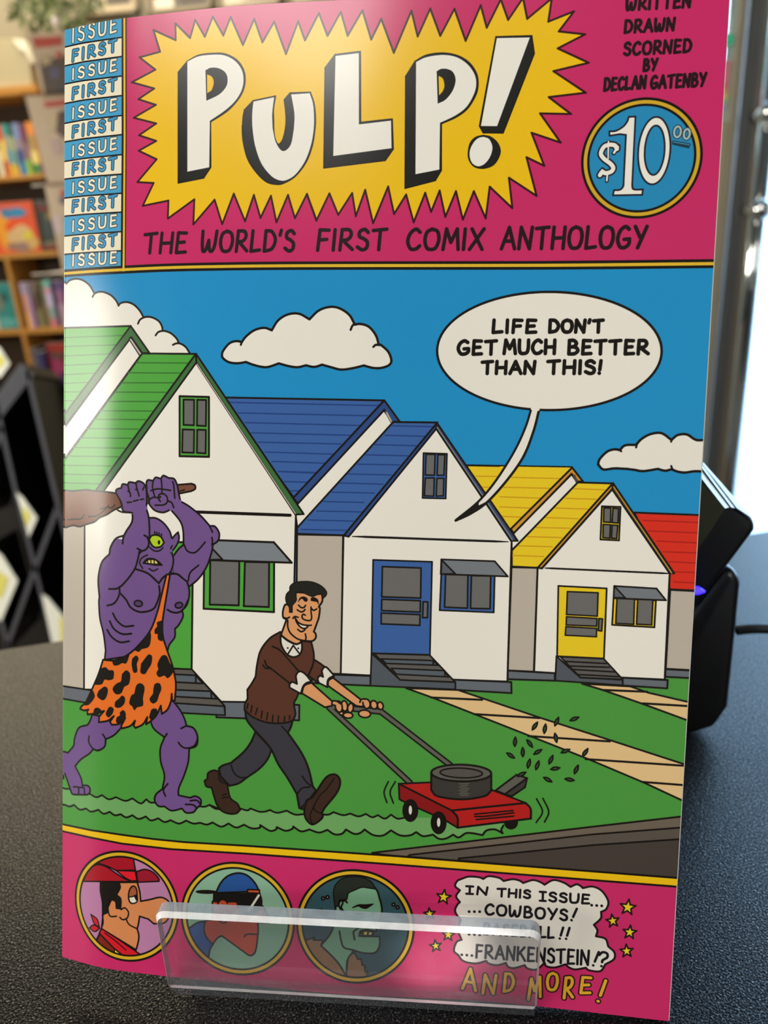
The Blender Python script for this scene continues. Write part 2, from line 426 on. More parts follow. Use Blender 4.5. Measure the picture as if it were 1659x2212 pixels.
    lines('T', [(520, 1653, 845, 1670), (553, 1690, 870, 1700), (590, 1718, 912, 1737), (625, 1758, 950, 1775)], 3, INK)
    # ---- blue house
    BR, BD, BL = (62, 100, 165), (48, 76, 135), (40, 68, 130)
    F(BR, 'J120,957 1260,978 O975,312 O600,-200')
    lines('J', [(150, 992, 1215, 1015), (215, 1068, 1150, 1088), (265, 1137, 1090, 1158), (310, 1210, 1020, 1228), (360, 1277, 950, 1290), (410, 1348, 890, 1363), (455, 1415, 830, 1428), (505, 1488, 770, 1500), (545, 1560, 700, 1565)], 2.6, BL)
    lines('O', [(835, 75, 1180, 85), (890, 165, 1100, 172), (945, 248, 1030, 250)], 2.6, BL)
    F(PW1, 'J1258,1050 1325,1135 O1005,580 O985,440 O1010,360')
    F(BD, 'J1262,978 1372,1130 1318,1132 1262,1045 O1012,362 O968,312'); S('J1275,1062 1312,1130', 5, (90, 88, 88)); S('J1278,1066 1312,1128', 2.4, (200, 190, 175))
    F(GW, 'O1003,640 1415,648 S138,1416 S-60,1412 S-230,1412')
    F(BR, 'J1325,1133 1642,1136 S162,287 O1003,634 O1003,580')
    lines('J', [(1320, 1160, 1610, 1166), (1265, 1228, 1550, 1235), (1195, 1295, 1490, 1303), (1130, 1368, 1430, 1375), (1070, 1435, 1370, 1440), (1000, 1505, 1310, 1512), (940, 1570, 1250, 1578), (880, 1635, 1190, 1642)], 2.6, BL)
    lines('O', [(1240, 345, 1600, 353), (1180, 430, 1580, 438), (1100, 510, 1510, 520), (1040, 595, 1440, 603)], 2.6, BL)
    F(FND, 'S-100,1416 378,1432 378,1512 -100,1490')
    F(FND, 'S1060,1462 1525,1482 1527,1572 1060,1545')
    F(PW1, 'K108,908 S1528,332 S1493,1478 S1050,1462 S370,1428 S136,1416 S158,290 S200,297')
    F(BD, 'J1642,1136 S162,287 S200,298 K108,908')
    F((62, 74, 112), 'K110,874 S1577,331 S1522,331 K108,908'); S('K112,900 S1535,325', 1.6, (150, 150, 150))
    S('S230,296 1500,340', 4.2, taper=.15)
    quads(BR, 'K', [(38, 1043, 167, 1047, 160, 1293, 33, 1290)])
    quads(PAN, 'K', [(52, 1050, 102, 1050, 98, 1165, 48, 1163), (117, 1052, 155, 1052, 150, 1165, 113, 1165), (48, 1180, 97, 1180, 94, 1280, 43, 1278), (112, 1182, 150, 1182, 147, 1278, 108, 1280)], 2.8)
    quads(BR, 'S', [(400, 487, 880, 503, 862, 1260, 386, 1247), (955, 600, 1390, 618, 1382, 915, 942, 897)])
    quads(PAN, 'S', [(475, 542, 790, 553, 787, 798, 470, 788), (470, 808, 785, 820, 783, 912, 468, 900), (466, 920, 782, 933, 780, 1020, 465, 1008), (808, 828, 845, 830, 842, 958, 803, 957), (990, 605, 1172, 610, 1168, 880, 982, 872), (1200, 615, 1358, 618, 1352, 885, 1193, 882)])
    quads((122, 126, 132), 'S', [(955, 483, 1390, 498, 1497, 622, 950, 603)]); quads((92, 96, 104), 'S', [(957, 486, 1070, 602, 953, 602)])
    quads((84, 90, 98), 'S', [(386, 1247, 620, 1465, 1070, 1483, 1070, 1542, 378, 1512)]); quads((98, 94, 90), 'S', [(408, 1249, 860, 1262, 1068, 1482, 620, 1465)])
    quads((90, 98, 106), 'S', [(465, 1293, 890, 1307, 928, 1345, 505, 1330), (548, 1370, 975, 1388, 1015, 1440, 590, 1418)], 3)
    S('S888,1307 890,1342', 3); S('S983,1390 985,1438', 3)
    # ---- lawn, paths, road
    TAN = (232, 196, 140)
    F(TAN, 'a45,120 335,130 800,287 1200,415 1600,545 1680,570 1680,790 1380,650 1060,515 740,388 420,262 190,172')
    lines('a', [(185, 172, 470, 185), (425, 265, 790, 287), (730, 388, 1185, 418), (1050, 517, 1660, 558), (1370, 645, 1660, 667)], 4, INK)
    F(TAN, 'a1030,95 1300,110 1400,145 1680,210 1680,322 1370,208 1140,128')
    lines('a', [(1145, 130, 1395, 140), (1370, 205, 1660, 222)], 4, INK)
    F((112, 100, 86), 'R80,935 1659,748 Z1520,1758 Z1520,1905 Z1462,1897 Z850,1848 Z804,1843')
    F((92, 84, 76), 'R350,950 1659,803 i785,678 Z1530,1785 Z1530,1906 Z1462,1897 Z880,1850', 3.4)
    F((72, 64, 58), 'R700,975 1659,880 i778,768 Z1530,1808 Z1530,1910 Z1462,1899 Z990,1858', 3.4)
    # mown strip
    up = 'N-10,680 50,688 100,690 290,740 ~350,770 405,750! ~470,790 540,770! ~630,805 700,782! ~780,830 835,790! ~870,820 915,822! N1365,860 ~1400,862 1445,845! ~1500,880 1545,885! Q90,920 ~130,945 165,955! Q345,950 ~400,965 430,950! ~500,975 550,975 590,962! ~650,985 730,968! ~800,1000 870,997! 1030,1000 ~1080,1000 1120,980! ~1200,1005 1260,992! ~1330,1015 1390,995! R35,657 ~80,680 120,665! ~170,690 215,662! ~260,690 305,685!'
    lo = 'N-10,838 50,845 ~90,860 135,845! ~190,890 250,880! ~300,910 370,892! ~420,930 480,912! ~530,945 585,935! ~640,965 700,945! ~760,980 830,957! ~880,995 950,975! ~1010,1010 1070,993! ~1150,1025 1220,997! ~1290,1025 1355,1018! ~1420,1035 1475,1015! ~1560,1055 1630,1025! Q245,1075 ~310,1108 375,1085! ~440,1115 505,1110 510,1088! ~590,1135 640,1125 648,1105! ~720,1135 775,1120 785,1100! ~850,1140 920,1125! ~1000,1150 1070,1128! ~1130,1165 1190,1160 1225,1125! ~1290,1160 1340,1155 1380,1125! ~1450,1170 1530,1175 1600,1132! R215,775 ~280,810 350,810 395,787! ~440,815 480,812 515,805! ~560,835 610,832 660,805! ~700,825 750,795 800,795 870,808! ~900,775 960,768 1015,795! ~1005,770 1020,740!'
    pu, pl = path(up), path(lo)
    F((112, 168, 98), np.vstack([pu, [(985, 1765), (1080, 1775)], pl[::-1]]), 0)
    S(pu, 3.6); S(pl, 3.8)
    # ---- green house
    G1, G2 = (82, 166, 64), (66, 112, 62)
    F(G1, 'I-30,575 632,556 45,1358 -30,1440')
    lines('I', [(-20, 663, 575, 640), (-20, 742, 500, 725), (-20, 828, 440, 805), (-20, 912, 375, 893), (-20, 995, 310, 978), (-20, 1072, 250, 1062), (-20, 1148, 200, 1145), (-20, 1225, 130, 1225)], 2.4, (60, 120, 50))
    F(PW1, 'I620,675 725,812 40,1745 -30,1800 -30,1560')
    F(G2, 'I632,556 800,797 735,800 637,656 -30,1545 -30,1440'); S('I628,672 718,812', 7, INK); S('I632,678 718,806', 3.6, (196, 188, 176))
    F(GW, 'L-40,595 237,600 M230,935 M-40,895')
    F(FND, 'M-40,895 320,947 300,1075 -40,1015')
    F(PW1, 'I1220,878 O992,462 O988,600 P600,1290 P100,1275 M1560,1055 M1275,745 M1100,960 M232,937 L237,600 I385,2040')
    F(FND, 'P-150,1270 135,1272 640,1300 676,1302 674,1455 -150,1425')
    F(G1, 'I735,802 1215,806 315,2035 -30,2050 -30,1860 45,1752')
    lines('I', [(680, 885, 1150, 888), (610, 975, 1080, 978), (550, 1065, 1010, 1065), (490, 1148, 945, 1150), (425, 1232, 885, 1232), (360, 1315, 830, 1318), (300, 1392, 765, 1395), (235, 1475, 700, 1480), (180, 1558, 640, 1562), (120, 1645, 575, 1650), (0, 1720, 520, 1728), (0, 1803, 450, 1810), (0, 1883, 400, 1890), (0, 1960, 350, 1970)], 2.6, (56, 118, 44))
    F(G2, 'I1215,806 315,2035 385,2040 1220,882')
    F(G2, 'I1218,806 O1062,457 O988,462 I1220,878'); S('I1225,893 O985,452', 4.4, INK); S('I1227,897 O988,452', 2.0, (200, 192, 178))
    S('O90,438 940,468', 6)
    quads(G1, 'I', [(1070, 1185, 1333, 1192, 1333, 1728, 1070, 1722)], 4)
    quads(PAN, 'I', [(1105, 1215, 1200, 1217, 1198, 1445, 1105, 1442), (1228, 1217, 1308, 1219, 1305, 1452, 1226, 1448), (1097, 1482, 1200, 1485, 1197, 1692, 1093, 1688), (1228, 1485, 1305, 1487, 1303, 1697, 1225, 1692)], 3.6)
    quads(G1, 'O', [(170, 865, 797, 885, 795, 1335, 165, 1305)], 4)
    quads(PAN, 'O', [(225, 870, 485, 880, 480, 1275, 220, 1268), (535, 885, 752, 890, 750, 1290, 525, 1282)], 3.8)
    quads((128, 134, 140), 'O', [(200, 688, 795, 710, 955, 893, 180, 868)], 4); quads((104, 108, 114), 'O', [(200, 720, 335, 865, 180, 868)], 3.6)
    F(G1, 'Z340,1169 417,1172 414,1446 340,1442', 4)
    F((94, 90, 84), 'M1090,735 1275,742 1595,1100 1597,1185 1090,1160')
    quads((92, 100, 108), 'M', [(1100, 790, 1310, 800, 1385, 880, 1100, 865), (1100, 940, 1460, 955, 1520, 1028, 1100, 1005), (1100, 1068, 1590, 1100, 1597, 1187, 1100, 1160)], 3.4)
    S('M1313,802 1313,868', 3.4); S('M1462,957 1465,1020', 3.4)
    # ---- speech balloon
    F(PAPER, ell('K', 732, 480, 619, 326, 0.0, 90), 4.4)
    F(PAPER, 'K632,794 ~600,900 540,1030 440,1190 340,1310 215,1415! ~300,1380 390,1315 500,1190 590,1060 645,920 675,803!', 0)
    S('K632,798 ~600,900 540,1030 440,1190 340,1310 215,1413!', 4.2); S('K675,805 ~645,920 590,1060 500,1190 390,1312 300,1375 215,1415!', 4.6)
    F(INK, 'K340,1312 ~285,1365 215,1413! ~310,1370 380,1315! 340,1335', 1.5)
    S('K640,797 668,800', 7, PAPER)
    for s, x0, x1, yb, h in (("LIFE", 420, 658, 378, 68), ("DON'T", 730, 1028, 376, 66), ("GET", 228, 440, 498, 74), ("MUCH", 482, 762, 494, 74), ("BETTER", 835, 1276, 496, 74), ("THAN", 362, 652, 604, 66), ("THIS!", 724, 1018, 604, 70)):
        text(s, 'K', x0, yb, x1, yb, h, h, 6.6)
    draw_cyclops(); draw_man(); draw_mower(); draw_header(YEL, SKY, PAPER, TXT); draw_footer(YEL, PAPER, TXT)

def draw_cyclops():
    PU, OR, BK = (116, 84, 142), (236, 116, 42), (32, 28, 24)
    F((124, 78, 56), 'L-40,262 45,265 ~130,270 250,260 330,270 450,280 560,297! 600,420 ~520,455 450,500 380,530 330,570 250,595 190,615 120,605 50,625 -40,640!')
    for s in ('70,550 140,545', '110,545 ~200,540 235,500', '275,520 ~350,512 400,480 470,412', '390,445 470,425', '480,435 ~510,428 530,405'):
        S('L' + s, 2.6)
    F((124, 78, 56), 'L1095,215 1270,200 ~1305,215 1307,250 1270,272! 1110,305'); S('L1120,275 ~1170,270 1205,258', 2.4)
    F((84, 74, 50), 'L836,325 858,325 858,392 836,392', 2)
    # far arm and hand
    F(PU, 'L1070,450 ~1160,560 1190,650 1195,790! ~1140,840 1085,920! 1090,1060 1060,1080 1230,1150 1245,1200! ~1340,1120 1420,1000 1465,870 1480,790! ~1530,750 1540,680 1500,615 1450,610! ~1360,510 1250,420 1165,370! 1140,300')
    F(PU, 'L835,190 ~850,165 900,172! ~925,140 975,152! ~1000,122 1052,145! ~1105,155 1135,215! 1150,300 ~1165,370! 1070,450 ~1000,478 920,460 865,400 862,350! ~840,280 835,190', 3.6)
    S('L1072,447 1160,372', 7, PU); S('L1088,905 1075,1070 1225,1148', 7, PU)
    for s in ('900,175 ~895,240 915,325', '978,150 ~985,230 985,300', '1090,180 ~1100,220 1110,340', '880,268 ~950,250 1070,265', '865,352 ~900,333 950,335', '950,335 ~960,305 1000,298 1035,330 1035,380 1000,405 920,408',
              '972,325 ~955,350 970,372', '1040,365 ~1080,385 1100,432', '1200,790 ~1230,850 1290,870 1340,840 1405,765', '1448,612 1475,670', '1470,722 ~1475,760 1470,795', '1240,1140 ~1260,1060 1340,990'):
        S('L' + s, 3.2)
    # legs
    F(PU, 'N310,-30 ~290,30 265,70! ~180,100 140,200 130,270 75,340! -40,300 -40,480 45,540 ~80,640 100,700! ~120,740 190,745 270,742 290,700 270,660 215,655! ~200,580 145,470! ~200,405 280,350 320,305! ~370,318 430,280 440,210! ~520,170 590,100! 600,40 480,0')
    for s in ('280,178 ~278,240 320,300 370,315 430,280 440,210 412,160', '130,670 ~175,675 180,740', '185,675 ~230,680 235,735'):
        S('N' + s, 3.4)
    F(PU, 'N870,20 ~910,110 1010,190! ~970,300 975,430 1010,560 990,690! ~930,740 915,800 950,855 1010,860! ~1080,900 1180,880! ~1220,920 1290,915 1320,880 1360,840 1360,790 1310,760 1260,775! 1160,755 1145,750 ~1150,680 1200,560 1240,430 1250,300! ~1320,270 1330,180 1290,100 1225,80! ~1200,0 1150,-90 1085,-170! 900,-100')
    for s in ('1170,105 ~1230,80 1300,110 1330,190 1300,270 1230,295 1180,280 1145,240', '1035,155 ~1025,170 1008,195', '1042,640 ~1000,700 1020,760', '1260,805 ~1320,800 1355,830', '1215,840 ~1290,845 1325,880'):
        S('N' + s, 3.4)
    # torso
    F(PU, 'L372,1150 L725,1020 L860,1000 L1062,1065 ~L1140,1078 L1185,1115! L1228,1148 ~L1250,1230 M1245,60 M1220,130 M1180,170! ~M1190,230 M1150,310 M1112,350! ~M1110,430 M1060,500 M1040,560! M430,650 M440,560 ~M420,400 M385,250 M375,100 L380,1290!', 3.6)
    S('L1066,1074 1080,1075 ', 3.2)
    # head
    F(PU, 'L862,530 ~930,535 1000,580 1060,660 1083,740! 1080,860 ~1097,940 1080,1030 1050,1080! ~1000,1108 955,1165! ~900,1110 830,1060 725,1025! 740,900 850,800', 3.6)
    F(PU, 'L1082,735 ~1110,700 1142,670! ~1152,730 1125,800 1073,868!', 3.4); S('L1078,745 1075,855', 5, PU); S('L1085,800 ~1076,815 1072,830', 2.8)
    # near arm
    F(PU, 'L700,480 ~695,570 640,660 608,740! 545,732 ~490,810 478,880! ~410,950 380,1040 368,1150 378,1290! 570,1210 ~650,1130 720,1030 765,855! ~820,845 850,800 862,650 855,520 830,430!', 0)
    for s in ('700,478 ~695,570 640,660 612,720 605,780', '608,705 ~540,732 490,810 476,882', '476,882 ~410,950 380,1040 368,1150 380,1300', '472,1220 ~560,1212 640,1140 720,1030 750,940 768,855', '748,828 ~800,850 845,820 860,760 865,650 856,520 830,430', '815,700 ~845,720 858,760'):
        S('L' + s, 3.8)
    F(PU, 'L540,290 ~545,258 592,240! ~605,205 655,212! ~670,185 730,194! ~760,175 810,200 835,260 838,400! 830,435 700,480 ~620,470 600,440! ~590,380 540,290', 3.6)
    S('L705,478 828,436', 8, PU)
    for s in ('655,215 ~665,255 658,275', '665,265 ~680,300 680,325', '735,200 ~745,250 765,320', '730,255 745,258', '812,232 800,260', '650,382 690,378', '710,370 755,358', '777,354 808,349', '555,455 ~600,475 700,482'):
        S('L' + s, 3.2)
    # face
    F((178, 208, 40), 'L862,742 ~885,705 930,697 975,715 1006,770! ~975,808 920,817 885,790 862,742!', 3.4)
    E(INK, 'L', 957, 768, 9, 18, 0, 1)
    for s in ('915,665 920,695', '935,670 940,695', '957,675 958,702', '982,685 977,715', '865,815 ~910,850 960,850 995,822', '845,890 ~790,920 770,970 800,1020', '862,1022 ~900,1045 945,1025'):
        S('L' + s, 2.8)
    F(INK, 'L800,970 ~840,928 900,925 950,950 990,990! ~920,990 860,980 800,970!', 2)
    F((222, 200, 110), 'L822,965 ~850,940 890,936 930,945 948,968! 945,978 ~880,975 822,965!', 1.5)
    for x in (846, 878, 910): S('L%d,940 %d,978' % (x, x + 2), 2.2)
    # chest
    for s in ('L725,1025 ~850,1070 955,1165', 'L955,1165 ~1000,1105 1060,1078 1130,1075 1185,1115', 'M580,5 ~640,70 680,140 760,185 850,180 910,150 938,95', 'L958,1190 ~965,1260 M960,30 M942,92', 'L572,1200 ~575,1260 M550,70 M510,110 M455,125',
              'M1040,165 ~1090,190 1150,190 1200,150 1240,70', 'M510,200 ~550,270 620,325 710,320', 'M480,275 ~520,350 600,400 690,397', 'M455,360 ~500,430 580,480 668,470'):
        S(s, 3.8)
    E((88, 62, 108), 'M', 757, 105, 40, 29, 10, 3); E((88, 62, 108), 'M', 1150, 122, 37, 27, -10, 3)
    F(OR, 'L1030,1080 L1064,1078 M1035,0 ~M1010,150 M990,300 M997,430 M1040,570! ~M1090,720 M1120,880 M1110,1045! 1085,1045 1080,980 1075,1050 ~1040,1130 985,1175! 975,1095 ~930,1190 870,1250! 832,1275 845,1205 ~800,1275 730,1310! 712,1290 725,1240 ~680,1290 600,1315! 590,1290 630,1215 ~570,1270 500,1280! 482,1250 520,1195 ~460,1240 375,1255! 378,1200 425,1145 ~350,1168 265,1180! 262,1140 275,1132 ~230,1140 193,1125! 205,1100 245,1070 ~310,930 370,790 415,650! ~530,655 640,610 750,520 870,370 940,190 985,10!', 3.8)
    for s in ('990,270 ~940,290 942,325 918,360 920,395 945,400 950,450 990,470! 990,300', '870,370 ~878,430 858,520 790,545 760,570 715,552! ~780,500 830,430 870,370', '505,660 ~520,700 560,700 600,680 640,680 670,600! ~600,640 505,660',
              '395,735 ~440,725 470,752 515,760 512,830 468,845 430,840 400,885 340,890! 370,795', '700,640 ~735,612 757,640 740,690 745,760 712,770 695,700 700,640', '785,690 ~830,630 860,600 888,620 880,690 850,740 820,785 780,770 785,690',
              '955,740 ~945,690 985,615 1030,615 1060,680 1095,740 1080,790 1040,825 1010,800 960,815 935,780 955,740', '600,790 ~640,755 675,790 665,880 620,910 590,970 540,980 510,930 550,880 590,860 600,790', '375,950 ~430,912 460,940 445,1010 410,1040 360,1000 375,950',
              '318,950 ~332,1010 280,1080 240,1090! 300,960', '570,1030 ~600,1000 625,1020 620,1070 580,1110 535,1105 535,1060 570,1030', '720,980 ~740,900 780,880 815,920 800,1020 800,1090 745,1108 720,1135 700,1100 672,1070 690,1000 720,980',
              '905,930 ~920,885 960,880 978,930 955,990 935,1050 895,1070 868,1030 900,980 905,930', '450,1150 ~480,1108 515,1125 505,1170 470,1205 445,1180 450,1150', '320,1170 ~335,1125 370,1118 400,1150 360,1180 320,1170',
              '580,1160 ~610,1140 632,1170 625,1230 580,1260 545,1255 550,1210 580,1190 580,1160', '870,1180 ~890,1130 935,1130 930,1180 890,1230 865,1210 870,1180'):
        F(BK, 'M' + s, 1)

def draw_man():
    SKN, SW, TR, SH, WH = (226, 158, 106), (92, 54, 40), (60, 58, 66), (62, 42, 32), (232, 226, 214)
    # rear leg, front leg, shoes
    F(SH, 'Q165,640 ~120,632 75,655 70,700! 45,720 ~60,765 105,775! ~125,850 150,920 190,970 250,993 310,990 343,960! ~320,910 260,860 235,750! 200,700')
    F((40, 34, 32), 'Q160,655 185,680 230,742 ~190,735 165,710!', 2)
    S('Q195,840 ~215,830 230,830', 2.4); S('Q195,862 ~220,855 240,858', 2.4)
    F(TR, 'Q470,310 ~430,400 370,480 265,570! ~200,590 165,615! 180,680 255,760 ~330,740 400,690! ~500,620 570,540 605,455!', 4)
    S('Q268,590 ~290,650 340,690 405,690', 3)
    F(TR, 'Q385,140 ~400,215 465,300! ~530,370 600,455 660,580 740,700 815,830! 835,945 860,955 975,800 948,765 ~910,610 850,480 740,318! ~765,270 780,215!', 4.2)
    for s in ('740,320 690,265', '815,830 ~860,780 925,770', '860,680 ~900,735 948,765'):
        S('Q' + s, 3)
    F(SH, 'Q880,940 ~900,880 950,850 1050,700 1120,665 1165,690 1175,750 1140,830 1050,940 1025,985! ~1025,1030 950,1082 900,1050 880,1000 878,940!', 4)
    for s in ('1125,700 ~1060,790 1000,850 930,985', '955,930 ~960,960 1000,985 1028,985', '930,985 ~925,1030 945,1078'):
        S('Q' + s, 2.6)
    F((40, 34, 32), 'Q845,945 910,880 ~885,920 878,960!', 2)
    # mower handle
    for a, b in (('Z712,1529 885,1690', 1), ('Z823,1537 972,1652', 1), ('Z711,1527 760,1530 823,1537', 1)):
        S(a, 13, INK)
    for a in ('Z712,1529 885,1690', 'Z823,1537 972,1652', 'Z711,1527 760,1530 823,1537'):
        S(a, 6.5, (100, 98, 88))
    # far arm
    F(SKN, 'P1010,1030 1290,1250 1300,1320 1240,1310 960,1110 ~965,1060 1010,1030!')
    F(SW, 'P822,850 ~870,880 925,920! 900,970 905,1010 870,1030 860,1080 765,1010 800,930')
    F(WH, 'P898,962 ~920,930 950,930 1022,1010! ~970,1040 955,1080 955,1125! 870,1082 ~858,1040 880,1008! 912,1022')
    F(WH, 'P1005,1022 1022,1010 1022,1028', 2)
    # body
    F(SW, 'P485,575 ~380,640 290,760 255,900 240,1020! ~200,1090 158,1150! 160,1240 ~135,1290 130,1350! ~210,1420 330,1470 450,1485 560,1475 615,1452! ~637,1390 622,1290 650,1230 668,1178! 700,1100 765,1005 ~810,900 820,800 795,675! 700,665')
    F(SW, 'P410,720 ~480,760 570,840 670,965! 640,1020 600,1070 580,1085 380,930 330,860', 0)
    for s in ('408,720 ~480,755 560,840 665,962', '330,860 ~355,915 400,945', '375,925 ~470,1000 580,1085', '315,905 ~340,937 385,935'):
        S('P' + s, 3.2)
    for q in ((165, 1290, 155, 1340), (205, 1310, 192, 1375), (255, 1335, 240, 1395), (305, 1360, 297, 1430), (360, 1380, 350, 1450), (412, 1405, 408, 1465), (468, 1410, 465, 1470), (530, 1415, 527, 1465), (578, 1408, 576, 1445)):
        S('P%g,%g %g,%g' % q, 3)
    # near arm
    F(SKN, 'P795,1080 1020,1280 1000,1310 930,1325 700,1185 ~725,1110 795,1080!')
    F(WH, 'P640,1012 ~660,978 692,968 740,1000 795,1068! ~745,1085 712,1120 690,1190! 580,1130 ~578,1098 602,1070! 652,1092')
    # collar, neck, face
    F(WH, 'P488,625 ~495,700 530,770 570,810 625,825 680,800 702,740 698,665! 690,680 ~640,697 560,662 492,608!')
    for s in ('565,790 615,710 672,785',): S('P' + s, 3.2)
    E(INK, 'P', 560, 735, 9, 9, 0, 0); E(INK, 'P', 665, 738, 9, 9, 0, 0)
    F(SKN, 'P640,180 900,195 ~905,265 870,325! ~880,345 870,430 850,490 820,572! ~838,595 838,635 805,665 740,665! ~700,662 692,668 688,682! ~640,695 560,657 492,605! ~520,530 548,450! ~515,430 512,370 530,310 552,300! 575,310 640,230')
    S('P560,460 ~562,530 590,590 660,645 740,665', 3.2); S('P520,432 ~550,440 578,428', 3)
    F((36, 34, 28), 'P580,165 ~585,120 630,85 720,72 810,80 890,115 940,165 945,205 912,242! 895,200 ~850,205 810,222 770,210 700,180 640,182! ~640,215 645,260 605,312! 605,380 578,380 ~575,330 552,298! ~540,250 548,200 580,165!', 2)
    F(INK, 'P665,275 ~680,240 710,225 745,235 757,255 745,272 725,265 705,242 685,250 665,275!', 1); F(INK, 'P790,262 ~798,235 830,235 860,258 867,302! ~852,275 825,270 790,262!', 1)
    for s in ('668,308 ~690,330 720,333 738,310', '655,355 ~690,375 715,370 733,352', '792,328 ~793,380 798,430 785,460 740,458 708,440 703,415 715,400 735,408', '798,345 ~820,360 850,345', '612,440 ~630,422 665,430', '660,550 ~690,572 712,568 732,553', '735,595 ~742,630 738,655'):
        S('P' + s, 2.9)
    F((238, 232, 220), 'P635,438 ~665,480 710,503 765,510! ~745,535 715,540 680,520 650,480 635,438!', 3.2); S('P755,512 795,508', 3)
    # hands
    for cx, cy, rx, ry, rot in ((1160, 1405, 48, 28, 5), (1095, 1385, 22, 18, 0), (1185, 1332, 28, 46, 10), (1125, 1312, 30, 52, -8), (1068, 1318, 34, 56, -12)):
        E(SKN, 'P', cx, cy, rx, ry, rot, 3.2)
    F(SKN, 'P1000,1290 ~1010,1262 1050,1268 1085,1300! 1040,1300', 0); S('P998,1292 ~1010,1262 1050,1266 1085,1290', 3.2)
    for cx, cy, rx, ry, rot in ((1325, 1390, 60, 37, 5), (1482, 1310, 28, 38, -15), (1418, 1300, 33, 42, -15), (1342, 1290, 38, 48, -15)):
        E(SKN, 'P', cx, cy, rx, ry, rot, 3.2)
    F(SKN, 'P1275,1275 ~1285,1250 1320,1240! 1330,1270 1300,1310 1265,1300', 0); S('P1278,1275 ~1290,1250 1320,1240', 3.2); S('P1308,1275 ~1312,1300 1325,1320', 3)

def draw_mower():
    DK, LT, RD = (62, 58, 54), (98, 94, 86), (184, 34, 30)
    E(INK, 'R', 1075, 718, 48, 48, 0, 1)
    F(RD, 'R270,440 500,430 940,485 1180,578 650,632')
    F((140, 26, 26), 'R270,440 650,632 ~690,680 692,755! 600,700 420,620 290,560 275,550')
    F(RD, 'R650,632 1180,578 ~1215,620 1217,690! 692,755 ~690,680 650,632!', 4)
    for s in ('815,658 1090,632', '815,675 ~900,672 1095,648', '825,697 1095,672'):
        S('R' + s, 3)
    F(DK, 'R1030,515 1190,400 1175,465 1080,530'); F(LT, 'R965,487 1115,375 1190,400 1030,515')
    F(DK, 'R503,365 503,485 ~550,530 720,552 880,530 933,490! 933,375', 4)
    for k in range(8):
        S('R%g,%g %g,%g' % (700 + (k % 2) * 14, 440 + k * 12, 775 - (k % 3) * 8, 438 + k * 12), 1.4, (110, 106, 98))
    E(LT, 'R', 718, 363, 215, 60, 1, 4); E((88, 84, 78), 'R', 718, 363, 152, 35, 2, 3)
    for cx, cy in ((353, 632), (556, 720)):
        E(INK, 'R', cx, cy, 55, 80, 0, 1); E((226, 220, 206), 'R', cx, cy - 3, 14, 35, 0, 1)
    for s in ('195,425 ~165,500 185,575', '245,425 ~208,500 232,580', '1258,548 ~1300,640 1255,718', '1303,545 ~1345,640 1315,715'):
        S('R' + s, 3)
    for x, y, an in ((655, 420, 80), (737, 430, -60), (630, 497, -40), (698, 478, 85), (782, 477, 25), (732, 542, 70), (780, 552, 65), (856, 520, 60), (880, 570, 3), (838, 632, -35), (960, 632, -15), (998, 575, 60),
                     (1048, 480, 50), (937, 472, 15), (883, 398, -85), (822, 347, 75), (766, 332, 50), (888, 307, 60), (987, 292, 15), (692, 602, 20)):
        r = math.radians(-an); c, s_ = math.cos(r), math.sin(r)
        pts = [(-26, 3), (-10, -7), (8, -8), (26, -3), (10, 6), (-8, 8)]
        t = ['a%g,%g' % (x + px * c - py * s_, y + px * s_ + py * c) for px, py in pts]
        F((52, 84, 44), t[0] + ' ~' + ' '.join(t[1:4]) + '! ~' + ' '.join(t[4:]) + ' ' + t[0][0:] + '!', 2.8)

